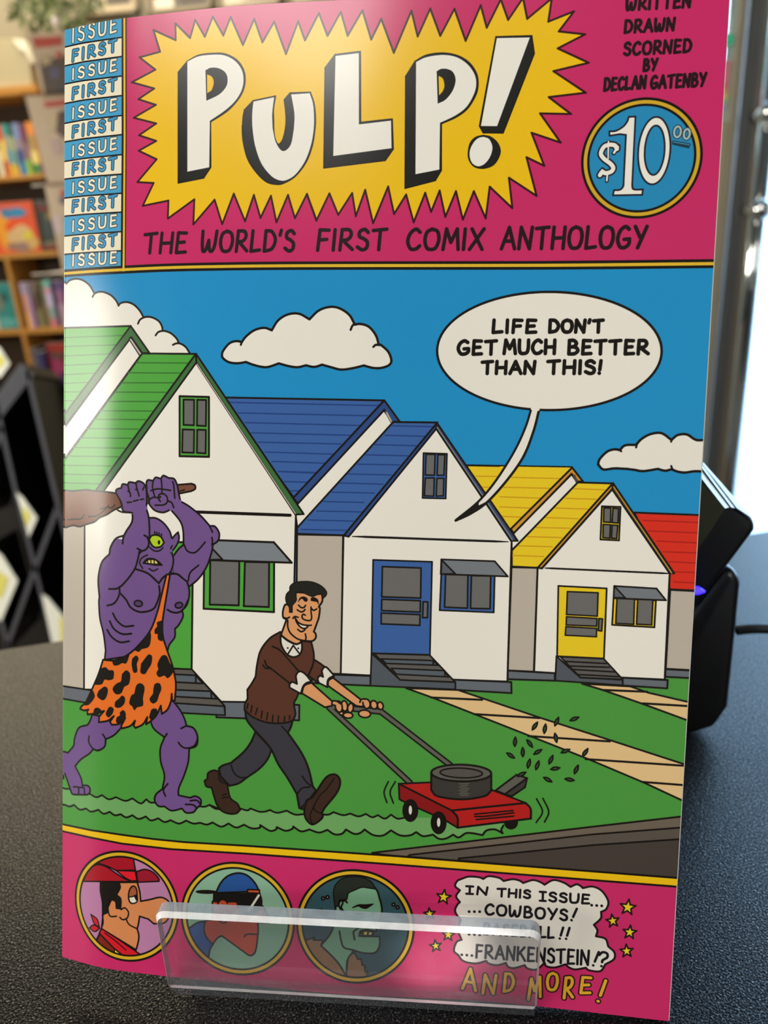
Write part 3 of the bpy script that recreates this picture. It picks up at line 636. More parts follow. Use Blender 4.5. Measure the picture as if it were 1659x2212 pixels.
def draw_header(YEL, SKY, PAPER, TXT):
    # spine strip of bands
    yl = [-40, 335, 470, 600, 740, 882, 1015, 1155, 1282, 1418, 1548, 1690, 1822, 1965]
    yr = [-60, 268, 405, 545, 685, 828, 965, 1108, 1248, 1385, 1520, 1660, 1797, 1932]
    BLU, CR = (74, 160, 204), (238, 228, 200)
    for k in range(13):
        c = BLU if k % 2 == 0 else CR
        a = yl[k + 1] - yl[k] if k else 137
        F(c, 'X380,%g 475,%g 872,%g 872,%g 475,%g 380,%g' % (yl[k] + 18 if k else 0, yl[k], yr[k], yr[k + 1], yl[k + 1], yl[k + 1] + 18), 0)
    for k in range(1, 13):
        S('X400,%g 475,%g 600,%g 872,%g' % (yl[k] + 14, yl[k], yl[k] - (yl[k] - yr[k]) * .42, yr[k]), 2.8)
    for k in range(13):
        b0 = yl[k + 1] - 18; b1 = yr[k + 1] - 28
        if k == 12: b0, b1 = 1918, 1898
        wd = 'ISSUE' if k % 2 == 0 else 'FIRST'
        pas = [(7.4, (60, 72, 80)), (4.0, (240, 232, 208))] if k % 2 == 0 else [(7.6, (48, 62, 74)), (4.3, (70, 150, 196))]
        hh = 104 if k == 0 else 74
        text(wd, 'X', 520, b0 - 14, 832, b1 - 14, hh, hh + 4, 5, gap=.5, passes=pas)
    # burst
    F(YEL, 'A300,238 478,320 475,185 592,303 633,158 710,293 773,132 857,283 915,135 1013,358 1103,150 1168,337 1262,172 1356,430 1453,168 1507,322 1618,103 C212,285 318,93 372,285 490,82 560,315 640,150 740,420 880,85 930,290 1030,68 1110,285 1223,70 1312,325 1432,42 1480,220 1592,-5 '
      'E540,238 718,-25 768,225 1062,-20 1020,258 1328,135 1145,375 1460,410 1133,578 1503,750 1082,850 1468,1108 1025,1160 1292,1362 922,1355 F1168,155 820,38 972,432 760,330 880,792 550,575 590,938 320,682 272,1060 130,735 D1290,717 1235,490 1150,695 1105,485 1037,655 990,503 898,738 838,517 742,672 695,453 575,745 512,480 437,690 408,505 297,678 227,508 123,725 47,512 '
      'B1600,725 1523,512 1427,705 1372,520 1280,738 1236,527 1153,703 1100,520 1030,730 940,510 848,752 787,558 618,755 626,555 415,708 420,565 215,607 302,425 172,418 326,236 183,168 323,90 185,45 A323,983 143,938 320,835 180,790 307,705 128,655 316,555 190,457 353,412', 3.6, (52, 22, 24))
    BK, WH = (30, 30, 27), (242, 237, 226)
    F(BK, 'A498,575 570,488 ~660,440 780,425 870,430 960,475 1015,550 1030,640 1010,730 960,810 880,890 755,970! B757,300 700,385 498,425', 2.5)
    F(WH, 'A570,490 ~660,448 780,435 870,442 950,485 1003,555 1018,640 1000,725 950,805 870,880 750,962! B745,300 570,335', 0)
    F(BK, 'A718,562 ~760,543 820,548 870,580 887,630 875,690 820,750 725,797!', 1.5); F(YEL, 'A727,592 ~765,610 781,655 765,715 728,742!', 0)
    F(BK, 'A1025,875 1095,802 1272,765 ~1256,870 1257,960 B1260,30 B1275,90 B1297,118 B1330,80 B1350,0 A1357,960 A1352,870 A1342,795! 1388,740 1550,735 ~1580,830 1590,950 B1583,20 B1563,135 B1515,260 B1430,370 B1340,425 B1280,435 B1200,415 B1120,340 B1050,230 B1015,90 B1008,-20 A1010,1000 A1015,930 A1025,875!', 2.5)
    F(WH, 'A1097,808 1262,774 ~1247,900 1249,1000 B1252,0 B1270,85 B1300,145 B1332,170 B1367,155 B1397,110 B1414,20 A1420,1000 A1422,900 A1397,752! 1545,742 ~1572,830 1580,950 B1574,20 B1553,130 B1508,250 B1438,350 B1370,398 B1310,405 B1240,370 B1160,270 B1110,130 B1090,0 A1086,960 A1088,880 A1097,808!', 0)
    F(BK, 'C193,540 272,435 473,410 475,975 727,948 D735,155 672,245 183,305', 2.5)
    F(WH, 'C275,445 462,422 462,990 718,960 D722,148 257,210', 0)
    F(BK, 'C835,608 910,488 ~1000,440 1130,423 1250,445 1340,500 1395,580 1410,660 1395,750 1330,860 1240,930 1118,985! D1118,325 1070,405 830,467', 2.5)
    F(WH, 'C917,493 ~1000,455 1130,437 1240,455 1325,510 1380,585 1397,660 1380,745 1320,850 1230,920 1108,978! D1103,318 912,355', 0)
    F(BK, 'C1085,570 ~1120,552 1170,555 1210,580 1228,640 1205,720 1150,790 1093,820!', 1.5); F(YEL, 'C1096,603 ~1130,625 1143,680 1130,725 1100,760!', 0)
    F(BK, 'E395,440 822,428 852,640 480,1588 243,1585 198,1505', 2.5); F(WH, 'E405,455 800,447 408,1507 215,1505', 0)
    F(BK, 'F245,65 ~330,85 410,150 448,240 435,320 380,410 300,455 210,465 130,440 75,370 60,280 85,160 150,90 245,65!', 1); F(WH, 'F245,85 ~310,110 350,190 345,270 310,350 250,415 180,438 115,405 82,330 85,240 130,150 185,100 245,85!', 0)
    for s, x0, y0, x1, y1, hl, hr in (("THE", 311, 546.5, 404, 545.5, 42, 43), ("WORLD'S", 435, 543.5, 637, 542, 44, 44), ("FIRST", 685, 540.5, 836, 539, 44, 44), ("COMIX", 879, 539, 1046, 538.5, 44, 44), ("ANTHOLOGY", 1083, 537.5, 1398, 535, 46, 46)):
        text(s, 'Z', x0, y0, x1 - 3, y1, hl, hr, 6.6, TXT, gap=.26, slant=.06)
    for s, x0, y0, x1, y1, hl, hr in (("WRITTEN", 1353, 22, 1493, 15, 27, 27), ("DRAWN", 1349, 71, 1458, 65, 26, 26), ("SCORNED", 1348, 119, 1494, 112, 26, 27), ("BY", 1390, 153, 1421, 151, 24, 24), ("DECLAN", 1305, 196, 1396, 190, 26, 26), ("GATENBY", 1406, 191, 1526, 185, 26, 27)):
        text(s, 'Z', x0, y0, x1 - 2, y1, hl, hr, 5.2, TXT, gap=.3, slant=.05)
    # price badge
    R0 = BADGE[0][2]
    disc(0, lambda r: r, INK); disc(0, lambda r: r - .6, (214, 172, 46)); disc(0, lambda r: r - 1.45, INK); disc(0, lambda r: r - 2.0, (42, 140, 190))
    F(WH, 'H575,235 640,232 608,890 ~615,930 650,940 712,937! 705,990 422,995 432,945 ~490,940 520,910 525,870! 548,410 490,402 388,418 388,375 ~450,370 520,330 560,280 575,235!', 3, (36, 32, 40))
    F(WH, ell('H', 822, 562, 155, 328, 5), 3, (36, 32, 40)); F((42, 140, 190), ell('H', 826, 558, 96, 240, 4), 3, (36, 32, 40))
    sp = 'H460,545 ~440,512 390,505 335,525 305,590 335,640 400,690 425,730 405,765 350,780 318,768 295,800'
    S(sp, 12.5, (36, 32, 40)); S('H378,470 375,640', 5, (36, 32, 40)); S('H370,770 362,856', 6.5, (36, 32, 40)); S('H430,585 475,520', 8, (36, 32, 40)); S('H288,800 320,742', 7, (36, 32, 40))
    S(sp, 7, WH); S('H378,470 375,640', 2.4, WH); S('H370,770 362,852', 3, WH); S('H432,582 470,525', 4, WH); S('H292,795 318,750', 3.5, WH)
    for cx, cy, rx, ry in ((1047, 380, 32, 52), (1137, 400, 28, 48)):
        p = ell('H', cx, cy, rx, ry, 8); p = np.vstack([p, p[:1]])
        S(p, 6.4, (44, 50, 60)); S(p, 3.4, (168, 190, 186))
    S('H1008,478 1160,505', 5, (40, 60, 76)); S('H1008,478 1160,505', 1.6, (70, 150, 180)); S('H1005,495 1155,530', 3.6, (40, 60, 76))
    # rules
    S('X890,110 890,1000 883,1915 ', 10.6); S('X891,110 893,1000 886,1925', 4.3, (228, 190, 50))
    mid = 'Z100,595 141,590.5 ~200,586 264,582.5 350,578.5 450,576 650,573.8 1100,573.2 1300,572 1545,569.3 1600,569'
    S(mid, 15.5); S(mid, 5.6, (228, 186, 50)); S('X886,1880 885,1938', 4.3, (228, 190, 50))

def star(cx, cy, r, rot):
    t = np.radians(rot + np.arange(10) * 36.0)
    rr = np.where(np.arange(10) % 2 == 0, r, r * .42)
    x0, y0, sc = FR['W']
    return np.stack([x0 + (cx + rr * np.sin(t)) / sc, y0 + (cy - rr * np.cos(t)) / sc], -1)

def draw_footer(YEL, PAPER, TXT):
    F(YEL, 'Z90,1770 139,1781 197,1793 264,1803 331,1812 398,1818.7 530,1826.5 850,1848.5 1462,1896 1560,1904 1560,1923 1462,1915 850,1867 530,1843.5 371,1834 264,1822 197,1809 139,1796 90,1786', 4)
    WH = (232, 226, 214)
    def rim(k):
        r = BADGE[k][2]
        ring(k, r - 1.72, .62, INK); ring(k, r - 1.0, 1.0, (220, 176, 42)); ring(k, r - .3, .6, INK)
    def keep(k):       # remember the field round a medallion ...
        cu, cv, r = BADGE[k]
        x0, x1 = int((cu - r - 6) * TPM), int((cu + r + 6) * TPM); y0, y1 = int((PH - cv - r - 6) * TPM), int((PH - cv + r + 6) * TPM)
        x0, y0, x1, y1 = max(0, x0), max(0, y0), min(TW, x1), min(TH, y1)
        return k, (x0, y0, x1, y1), CAN[y0:y1, x0:x1].copy()
    def cut(kk):       # ... and put it back outside the rim: the art stops there
        k, (x0, y0, x1, y1), old = kk
        cu, cv, r = BADGE[k]
        X = np.arange(x0, x1) + .5 - cu * TPM; Y = (np.arange(y0, y1) + .5 - (PH - cv) * TPM)[:, None]
        m_ = np.clip(np.hypot(X, Y) - (r - .5) * TPM + .5, 0, 1)[..., None].astype(np.float32)
        CAN[y0:y1, x0:x1] += (old - CAN[y0:y1, x0:x1]) * m_
    # cowboy
    kk = keep(1); disc(1, lambda r: r - 1.4, (190, 128, 168))
    F((168, 24, 40), 'U300,350 ~420,296 520,280 655,300! 675,412 500,415 ~430,380 330,345!', 3)
    F((226, 32, 46), 'U500,414 672,420 688,505 640,510 ~580,478 500,414!', 3)
    F((172, 26, 40), 'U205,512 ~250,420 295,375 350,362 420,385 500,440 580,490 655,515! ', 3)
    F((156, 28, 48), 'U684,425 ~760,405 830,430 882,485 885,512! 692,520', 3); S('U655,300 ~678,430 697,522', 3)
    F((218, 138, 86), 'U525,522 690,520 ~712,600 722,690! ~800,676 900,655 968,688 990,750 965,850 920,888 840,892! 790,850 712,825 ~702,890 690,935! ~705,1000 698,1060 680,1125! 370,935 385,800 430,740', 3.4)
    F((30, 26, 22), 'U358,520 530,524 ~540,570 508,632! ~545,670 545,760! 502,755 ~495,690 462,680 430,720 432,790! 378,815 ~375,700 358,600 358,520!', 2)
    for s in ('432,790 ~428,700 470,680 498,700 502,750', '430,785 ~450,825 505,825', '545,765 ~580,750 612,790 600,840 560,855 535,835', '590,850 ~620,900 692,938', '378,815 ~385,880 362,955 325,1035'):
        S('U' + s, 3)
    F((168, 92, 56), ell('U', 650, 632, 38, 78, 6), 3); F(WH, 'U612,652 ~650,648 690,630! ~690,690 655,710 625,695 612,652!', 2.6); F(INK, 'U662,645 690,630 ~692,665 682,682 662,645!', 1)
    F((128, 40, 28), 'U365,965 495,1100 480,1190 400,1140 325,1045', 3); F((226, 206, 50), 'U490,1100 580,1180 480,1185', 2.6)
    F((214, 30, 44), 'U370,935 520,1030 730,1175 590,1200 480,1110 350,975', 3.2); S('U400,975 ~500,1050 590,1128', 2.4)
    F((206, 34, 46), 'U275,808 ~330,850 352,922! ~305,890 275,808!', 2.6); F((206, 34, 46), 'U262,930 ~300,903 355,932! ~310,962 262,930!', 2.6)
    cut(kk); rim(1)
    # ball player
    kk = keep(2); disc(2, lambda r: r - 1.4, (138, 180, 152))
    F((42, 84, 150), 'c120,930 ~280,820 400,795! ~375,900 400,1000 490,1105! ~450,1180 428,1330! 200,1250', 3.4)
    F((196, 74, 48), 'c485,535 560,500 1120,560 ~1180,640 1245,800! 1240,818 1088,815 ~1090,950 1060,1180 1010,1248 960,1245! 610,990 ~550,1020 490,1103! ~400,1000 375,900 395,795 470,778! 485,700', 3.4)
    F((28, 24, 22), 'c500,430 1115,425 ~1142,520 1135,615! 1100,660 960,740 880,700 825,625 ~812,560 790,540! 690,542 680,560 ~665,530 610,512 565,545! 495,535', 2)
    S('c565,760 ~600,812 650,818 697,772', 2.8); S('c905,1000 ~950,968 1070,970', 3); S('c568,545 ~555,570 565,610', 2.8)
    F((42, 84, 150), 'c530,420 ~600,280 700,190 830,157 950,190 1050,290 1105,400!', 3.6)
    F((28, 24, 22), ell('c', 405, 407, 135, 20, 1), 2)
    F((206, 84, 54), 'c952,375 1108,380 1112,427 950,420', 3); S('c1100,452 975,645', 7, INK); S('c1100,452 975,645', 4.6, WH)
    cut(kk); rim(2)
    # green-faced man in a fur collar
    kk = keep(3); disc(3, lambda r: r - 1.4, (52, 84, 92))
    F((146, 108, 70), 'b100,1120 ~140,1085 250,1050! 235,1085 370,1090 340,1160 ~560,1380 690,1580! 600,1640 250,1500', 3.4)
    F((120, 168, 134), 'b535,480 ~545,330 680,240 860,240 1010,290 1110,400 1150,520! ~1172,600 1180,700 1150,800 1108,900! 1100,968 ~980,945 900,965 870,1030! 1150,1038 ~1150,1150 1110,1240 1040,1270 900,1260 790,1225! 700,1380 690,1580 ~560,1380 340,1160! ~450,1030 510,900 540,700 535,480!', 3.6)
    F((40, 46, 40), 'b530,620 ~515,400 590,270 720,215 880,215 1030,280 1095,385! ~1000,370 900,360 800,400! ~720,440 700,520! ~640,560 600,530 570,620! 530,640', 2.4)
    F((146, 108, 70), 'b690,1580 ~705,1380 740,1300 800,1255! 850,1350 890,1345 910,1430 945,1440 950,1530 985,1520 960,1640 760,1640', 3.4)
    for s in ('700,570 ~660,530 600,555 590,620 640,700', '640,580 ~620,640 665,700', '595,965 ~620,1100 660,1190 790,1225', '905,890 ~800,960 790,1000 805,1080', '830,710 ~880,735 930,715', '1050,745 1070,715'):
        S('b' + s, 3.6)
    F(INK, 'b775,640 ~860,600 950,600 1060,590! ~1000,630 960,650 900,640 860,615!', 2)
    F(INK, 'b862,1030 ~880,960 940,948 1090,970! 1050,1030 ~940,1040 862,1030!', 2)
    quads((216, 200, 110), 'b', [(930, 970, 985, 968, 975, 1018, 925, 1018), (1000, 975, 1048, 980, 1040, 1015, 992, 1018), (885, 1018, 912, 985, 910, 1018)], 1)
    for x, y in ((370, 512), (430, 495), (1340, 597), (1395, 635), (300, 690), (345, 680)):
        E(WH, 'b', x, y, 19, 19, 0, 3.4)
    cut(kk); rim(3)
    # contents cloud
    F((230, 224, 212), 'W395,160 ~440,145 500,148 527,158! ~560,142 620,152 647,170! ~700,160 740,168 762,182! ~820,165 865,178 887,192! ~940,165 1000,180 1040,205! ~1075,190 1100,200 1112,212! ~1170,203 1225,230 1262,290 1250,335 1220,352! ~1218,390 1178,428! ~1198,460 1190,495! ~1245,510 1262,555! ~1298,590 1295,630 1245,660! ~1215,700 1150,695 1130,680! ~1070,690 1035,680 1010,660! ~950,678 900,672 888,652! ~840,690 790,685 770,665! ~710,682 675,675 660,652! ~610,665 560,655 545,640! ~480,655 410,640 380,605! ~355,580 370,530 400,515! ~380,460 395,400! ~362,350 375,310 390,295! ~368,260 390,225! ~362,200 375,170 395,160!', 4, TXT)
    B = (30, 26, 30)
    text('iN', 'W', 428, 245, 552, 252, 44, 44, 4.6, B, gap=.3); text('THIS', 'W', 612, 260, 803, 272, 46, 46, 4.6, B); text('iSSUE', 'W', 860, 286, 1150, 304, 52, 52, 4.6, B)
    text('...', 'W', 1163, 314, 1225, 318, 40, 40, 5.4, B, gap=1)
    text('...', 'W', 443, 352, 508, 352, 40, 40, 5.4, B, gap=1); text('COWBOYS', 'W', 540, 366, 1020, 402, 60, 62, 4.8, B); text('!', 'W', 1042, 402, 1066, 404, 70, 70, 4.8, B, slant=.2)
    text('...', 'W', 443, 485, 508, 488, 40, 40, 5.4, B, gap=1); text('BASEBALL', 'W', 530, 482, 940, 506, 62, 62, 4.8, B); text('!!', 'W', 975, 510, 1022, 512, 66, 66, 4.8, B, gap=.45, slant=.2)
    text('...', 'W', 400, 605, 462, 610, 40, 40, 5.4, B, gap=1); text('FRANKENSTEIN', 'W', 485, 620, 1148, 664, 74, 84, 4.8, B, gap=.26); text('!', 'W', 1170, 668, 1188, 668, 80, 80, 4.8, B, slant=.25); text('?', 'W', 1200, 672, 1252, 674, 84, 84, 4.8, B, slant=.1)
    for s, x0, y0, x1, y1, h in (('A', 405, 802, 482, 815, 122), ('N', 525, 830, 596, 833, 108), ('D', 645, 820, 702, 818, 104), ('M', 792, 866, 862, 850, 118), ('O', 900, 808, 960, 812, 98), ('R', 1000, 858, 1052, 855, 118), ('E', 1098, 828, 1156, 830, 92), ('!', 1196, 880, 1232, 878, 122)):
        text(s, 'W', x0, y0, x1, y1, h, h, 5, gap=0, slant=.06 if s != '!' else .16, passes=[(11.5, (52, 26, 26)), (6.0, (226, 172, 48))])
    for cx, cy, r, ro in ((295, 265, 44, 8), (212, 363, 35, -5), (322, 487, 38, 5), (248, 552, 36, -8), (1377, 325, 48, 8), (1288, 405, 40, -8), (1388, 472, 42, 6), (1370, 582, 40, -4)):
        F((232, 208, 42), star(cx, cy, r, ro), 3.2, TXT)
# ---------------------------------------------------------------------------------------------
# the setting: floor, walls, glazed shop front
# ---------------------------------------------------------------------------------------------
random.seed(7)
FLZ = -980.0; CEZ = 1950.0
M_WALL = mat('wall_paint', srgb(140, 135, 119), 0.8, var=0.05, vscale=6)
M_FLOOR = mat('floor_carpet', srgb(92, 82, 70), 0.9, var=0.25, vscale=60)
M_CEIL = mat('ceiling_paint', srgb(96, 93, 86), 0.9, var=0.03)
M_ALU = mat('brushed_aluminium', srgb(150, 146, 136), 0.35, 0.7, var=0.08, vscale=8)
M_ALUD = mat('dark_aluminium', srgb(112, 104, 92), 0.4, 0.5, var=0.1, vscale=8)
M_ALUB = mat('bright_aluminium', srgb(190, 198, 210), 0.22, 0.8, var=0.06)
M_CHROME = mat('chrome', srgb(215, 215, 212), 0.08, 1.0, var=0.02)
M_WOOD = mat('honey_pine', srgb(186, 132, 58), 0.45, var=0.18, vscale=14)
M_WOODD = mat('shelf_back', srgb(62, 46, 26), 0.7, var=0.2)
M_DARK = mat('black_laminate', srgb(30, 30, 32), 0.38, var=0.15)
M_EDGE = mat('lit_edge_grey', srgb(84, 84, 90), 0.4, var=0.1)  # front edges of the black planks, light on them painted as grey

def struct(name, mb, m, parent=None):
    o = mb.build(name, m, parent)
    if parent is None: o['kind'] = 'structure'
    return o
struct('floor', [MB().box(-3600, 3600, -2600, 1560, FLZ - 40, FLZ)][0].box(-3600, 60, 1560, 3860, FLZ - 40, FLZ), M_FLOOR)
struct('ceiling', [MB().box(-3660, 3680, -2680, 1560, CEZ, CEZ + 60), MB()][0].box(-3660, 60, 1560, 3900, CEZ, CEZ + 60), M_CEIL)
struct('wall_back', MB().box(-3600, 800, 3760, 3860, FLZ, CEZ), M_WALL)
struct('wall_left', MB().box(-3660, -3600, -2600, 3860, FLZ, CEZ), M_WALL)
struct('wall_front', MB().box(-3660, 3700, -2680, -2600, FLZ, CEZ), M_WALL)
struct('wall_right', MB().box(3600, 3680, -2600, 1500, FLZ, CEZ), M_WALL)
struct('wall_side', MB().box(0, 60, 1560, 3760, FLZ, CEZ), M_WALL)

# glazed shop front with mullions (seen past the comic's right edge)
YG = 1500.0
def post(pxa, pya, w, d, m, parent=None, name='mullion', zb=FLZ, zt=CEZ, dy=0):
    x = at(pxa, pya, YG + dy)[0]
    return MB().box(x, x + w, YG + dy, YG + dy + d, zb, zt, 2).build(name, m, parent)
win = thing('window_1', 'tall glazed shop front with aluminium mullions', 'window', (900, YG, FLZ), kind='structure')
def facing_fresnel(nt):
    lw = nt.nodes.new('ShaderNodeLayerWeight'); lw.inputs['Blend'].default_value = 0.5
    pw = nt.nodes.new('ShaderNodeMath'); pw.operation = 'POWER'; pw.inputs[1].default_value = 4.0; nt.links.new(lw.outputs['Facing'], pw.inputs[0])
    ma = nt.nodes.new('ShaderNodeMath'); ma.operation = 'MULTIPLY_ADD'; ma.inputs[1].default_value = 0.9; ma.inputs[2].default_value = 0.04
    nt.links.new(pw.outputs[0], ma.inputs[0]); return ma.outputs[0]
def glass_mat(name, tint, refl=0.08):
    m = bpy.data.materials.new(name); m.use_nodes = True; nt = m.node_tree; nt.nodes.clear()
    out = nt.nodes.new('ShaderNodeOutputMaterial'); t = nt.nodes.new('ShaderNodeBsdfTransparent'); g = nt.nodes.new('ShaderNodeBsdfGlossy')
    t.inputs['Color'].default_value = (*tint, 1); g.inputs['Roughness'].default_value = 0.04; g.inputs['Color'].default_value = (1, 1, 1, 1)
    f = facing_fresnel(nt)
    mx = nt.nodes.new('ShaderNodeMixShader'); nt.links.new(f, mx.inputs['Fac']); nt.links.new(t.outputs[0], mx.inputs[1]); nt.links.new(g.outputs[0], mx.inputs[2])
    nt.links.new(mx.outputs[0], out.inputs['Surface']); return m
M_GLASS = glass_mat('window_glass', (0.93, 0.96, 0.97))
xA = at(1592, 0, YG)[0]
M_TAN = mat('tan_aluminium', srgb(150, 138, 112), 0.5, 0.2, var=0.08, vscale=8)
def zone(px0, px1, py, Y):
    return at(px0, py, Y)[0], at(px1, py, Y)[0]
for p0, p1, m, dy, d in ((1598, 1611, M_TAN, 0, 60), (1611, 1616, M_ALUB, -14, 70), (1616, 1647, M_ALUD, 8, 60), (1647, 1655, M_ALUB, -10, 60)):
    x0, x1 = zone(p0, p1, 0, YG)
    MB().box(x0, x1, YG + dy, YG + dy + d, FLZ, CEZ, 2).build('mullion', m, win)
x0 = at(1480, 0, YG)[0]
MB().box(60, 120, YG - 10, YG + 60, FLZ, CEZ, 2).build('mullion', M_ALUD, win)
MB().box(120, x0 - 60, YG + 20, YG + 26, FLZ + 90, CEZ - 120).build('pane', M_GLASS, win)  # unseen opening behind the comic, added for the counter's blue reflection
MB().box(x0 - 60, x0, YG - 10, YG + 60, FLZ, CEZ, 2).build('mullion', M_ALUD, win)
MB().box(60, 3600, YG, YG + 60, FLZ, FLZ + 90, 2).build('bottom_rail', M_ALUD, win)
MB().box(60, 3600, YG, YG + 60, CEZ - 120, CEZ, 2).build('top_rail', M_ALUD, win)
MB().box(x0, at(1600, 0, YG)[0], YG + 20, YG + 26, FLZ + 90, CEZ - 120).build('pane', M_GLASS, win)
# the solid lower panel below the posters
zp = at(1560, 262, YG)[2]
MB().box(x0, at(1596, 0, YG)[0], YG + 5, YG + 18, FLZ + 90, zp).build('lower_panel', mat('panel_beige', srgb(176, 158, 128), 0.6, var=0.06), win)
# striped sticker and small green sticker on the pane
stk = thing('window_sticker', 'rainbow striped sticker on the glass right of the comic', 'sticker', tuple(at(1570, 200, YG + 14)))
SB = [(128, 178, (235, 110, 130)), (178, 190, (240, 90, 70)), (190, 203, (245, 150, 60)), (203, 212, (235, 220, 80)), (212, 222, (120, 200, 90)), (222, 232, (180, 150, 200))]
for a, b, c in SB:
    z1 = at(1566, a, YG)[2]; z0 = at(1566, b, YG)[2]
    xa, xb = zone(1545, 1578, 170, YG)
    MB().box(xa, xb, YG + 14, YG + 18, z0, z1).build('stripe', mat('sticker_%d' % a, srgb(*c), 0.5, var=0.04), stk)
gs = at(1576, 84, YG)
o = MB().tube([(gs[0] - 2, YG + 8, gs[2]), (gs[0] - 2, YG + 16, gs[2])], 11, 20).build('window_sticker', mat('sticker_teal', srgb(40, 210, 160), 0.5, var=0.05))
tag(o, 'round teal sticker high on the glass beside the comic', 'sticker')
# glass door with a tubular pull handle
door = thing('door_1', 'glazed shop door with a chrome pull handle', 'door', (1100, YG - 60, FLZ), kind='structure')
xd0 = at(1657, 0, YG - 40)[0]
xs, xe = zone(1600, 1610, 900, YG - 40)
MB().box(xd0 - 2, xd0 + 12, YG - 60, YG - 25, FLZ + 10, CEZ - 130, 2).build('door_stile', M_ALUD, door)
MB().box(xd0 + 12, xd0 + 900, YG - 48, YG - 40, FLZ + 90, CEZ - 200).build('pane', M_GLASS, door)
MB().box(xd0 + 12, xd0 + 900, YG - 60, YG - 25, FLZ + 10, FLZ + 90, 2).build('bottom_rail', M_ALUD, door)
hp = [at(1650, 245, YG - 120), at(1652, 452, YG - 120)]
hx = hp[0][0] + 8
hd = MB().tube([(hx, YG - 120, hp[0][2] + 160), (hx, YG - 120, hp[1][2] - 620)], 15, 16).build('pull_handle', M_CHROME, door, True)
for p in hp:
    MB().tube([(hx, YG - 120, p[2]), (hx, YG - 55, p[2])], [12, 12], 14).build('handle_mount', M_CHROME, hd, True)
    bm = MB(); bm.tube([(hx, YG - 150, p[2]), (hx, YG - 140, p[2]), (hx, YG - 118, p[2]), (hx, YG - 112, p[2])], [6, 19, 19, 8], 16); bm.build('mount_cap', M_CHROME, hd, True)
# pavement outside
struct('pavement', MB().box(62, 9000, YG + 60, 9000, FLZ - 60, FLZ - 10), mat('pale_paving', srgb(228, 230, 232), 0.8, var=0.05, vscale=3))

# ---------------------------------------------------------------------------------------------
# counter
# ---------------------------------------------------------------------------------------------
def counter_mat():
    m = bpy.data.materials.new('speckled_black_laminate'); m.use_nodes = True; nt = m.node_tree; b = nt.nodes['Principled BSDF']
    tc = nt.nodes.new('ShaderNodeTexCoord')
    n = nt.nodes.new('ShaderNodeTexNoise'); n.inputs['Scale'].default_value = 1700; n.inputs['Detail'].default_value = 2.5; n.inputs['Roughness'].default_value = 0.6
    n2 = nt.nodes.new('ShaderNodeTexNoise'); n2.inputs['Scale'].default_value = 90
    v = nt.nodes.new('ShaderNodeTexVoronoi'); v.inputs['Scale'].default_value = 1500
    nt.links.new(tc.outputs['Object'], n.inputs['Vector']); nt.links.new(tc.outputs['Object'], v.inputs['Vector']); nt.links.new(tc.outputs['Object'], n2.inputs['Vector'])
    cr = nt.nodes.new('ShaderNodeValToRGB'); cr.color_ramp.elements[0].position = 0.42; cr.color_ramp.elements[0].color = (0.003, 0.003, 0.004, 1)
    cr.color_ramp.elements[1].position = 0.62; cr.color_ramp.elements[1].color = (0.008, 0.008, 0.008, 1)
    e3 = cr.color_ramp.elements.new(0.70); e3.color = (0.16, 0.157, 0.152, 1)
    nt.links.new(n.outputs['Fac'], cr.inputs['Fac']); nt.links.new(cr.outputs['Color'], b.inputs['Base Color'])
    rr = nt.nodes.new('ShaderNodeMapRange'); rr.inputs['To Min'].default_value = 0.24; rr.inputs['To Max'].default_value = 0.40
    nt.links.new(n.outputs['Fac'], rr.inputs['Value']); nt.links.new(rr.outputs['Result'], b.inputs['Roughness'])
    ad = nt.nodes.new('ShaderNodeMath'); ad.operation = 'ADD'; nt.links.new(n.outputs['Fac'], ad.inputs[0]); nt.links.new(v.outputs['Distance'], ad.inputs[1])
    bp = nt.nodes.new('ShaderNodeBump'); bp.inputs['Strength'].default_value = 1.0; bp.inputs['Distance'].default_value = 0.00009
    nt.links.new(ad.outputs[0], bp.inputs['Height']); nt.links.new(bp.outputs['Normal'], b.inputs['Normal'])
    sm = nt.nodes.new('ShaderNodeMapRange'); sm.inputs['From Min'].default_value = 0.47; sm.inputs['From Max'].default_value = 0.68; sm.inputs['To Min'].default_value = 0.12; sm.inputs['To Max'].default_value = 1.0
    nt.links.new(n.outputs['Fac'], sm.inputs['Value']); nt.links.new(sm.outputs['Result'], b.inputs['Specular IOR Level'])
    return m
M_CNT = counter_mat()
e0 = atz(0, 1405); e1 = atz(1640, 1151); dv = (e1 - e0) / np.linalg.norm(e1 - e0)
pL = e0 - dv * 1100; pR = e1 + dv * 900; back = np.array([-dv[1], dv[0], 0])
fr_ = 720
ctr = thing('counter', 'black speckled shop counter under the comic book and card reader', 'counter', (0, 0, FLZ))
poly = [pL, pL - back * fr_, pR - back * fr_, pR]
top = MB().prism([(p[0], p[1], -32) for p in poly], (0, 0, 32)).build('countertop', M_CNT, ctr)
ins = 25
poly2 = [pL - back * ins + dv * ins, pL - back * (fr_ - 60) + dv * ins, pR - back * (fr_ - 60) - dv * ins, pR - back * ins - dv * ins]
MB().prism([(p[0], p[1], FLZ) for p in poly2], (0, 0, -FLZ - 32)).build('cabinet', M_DARK, ctr)

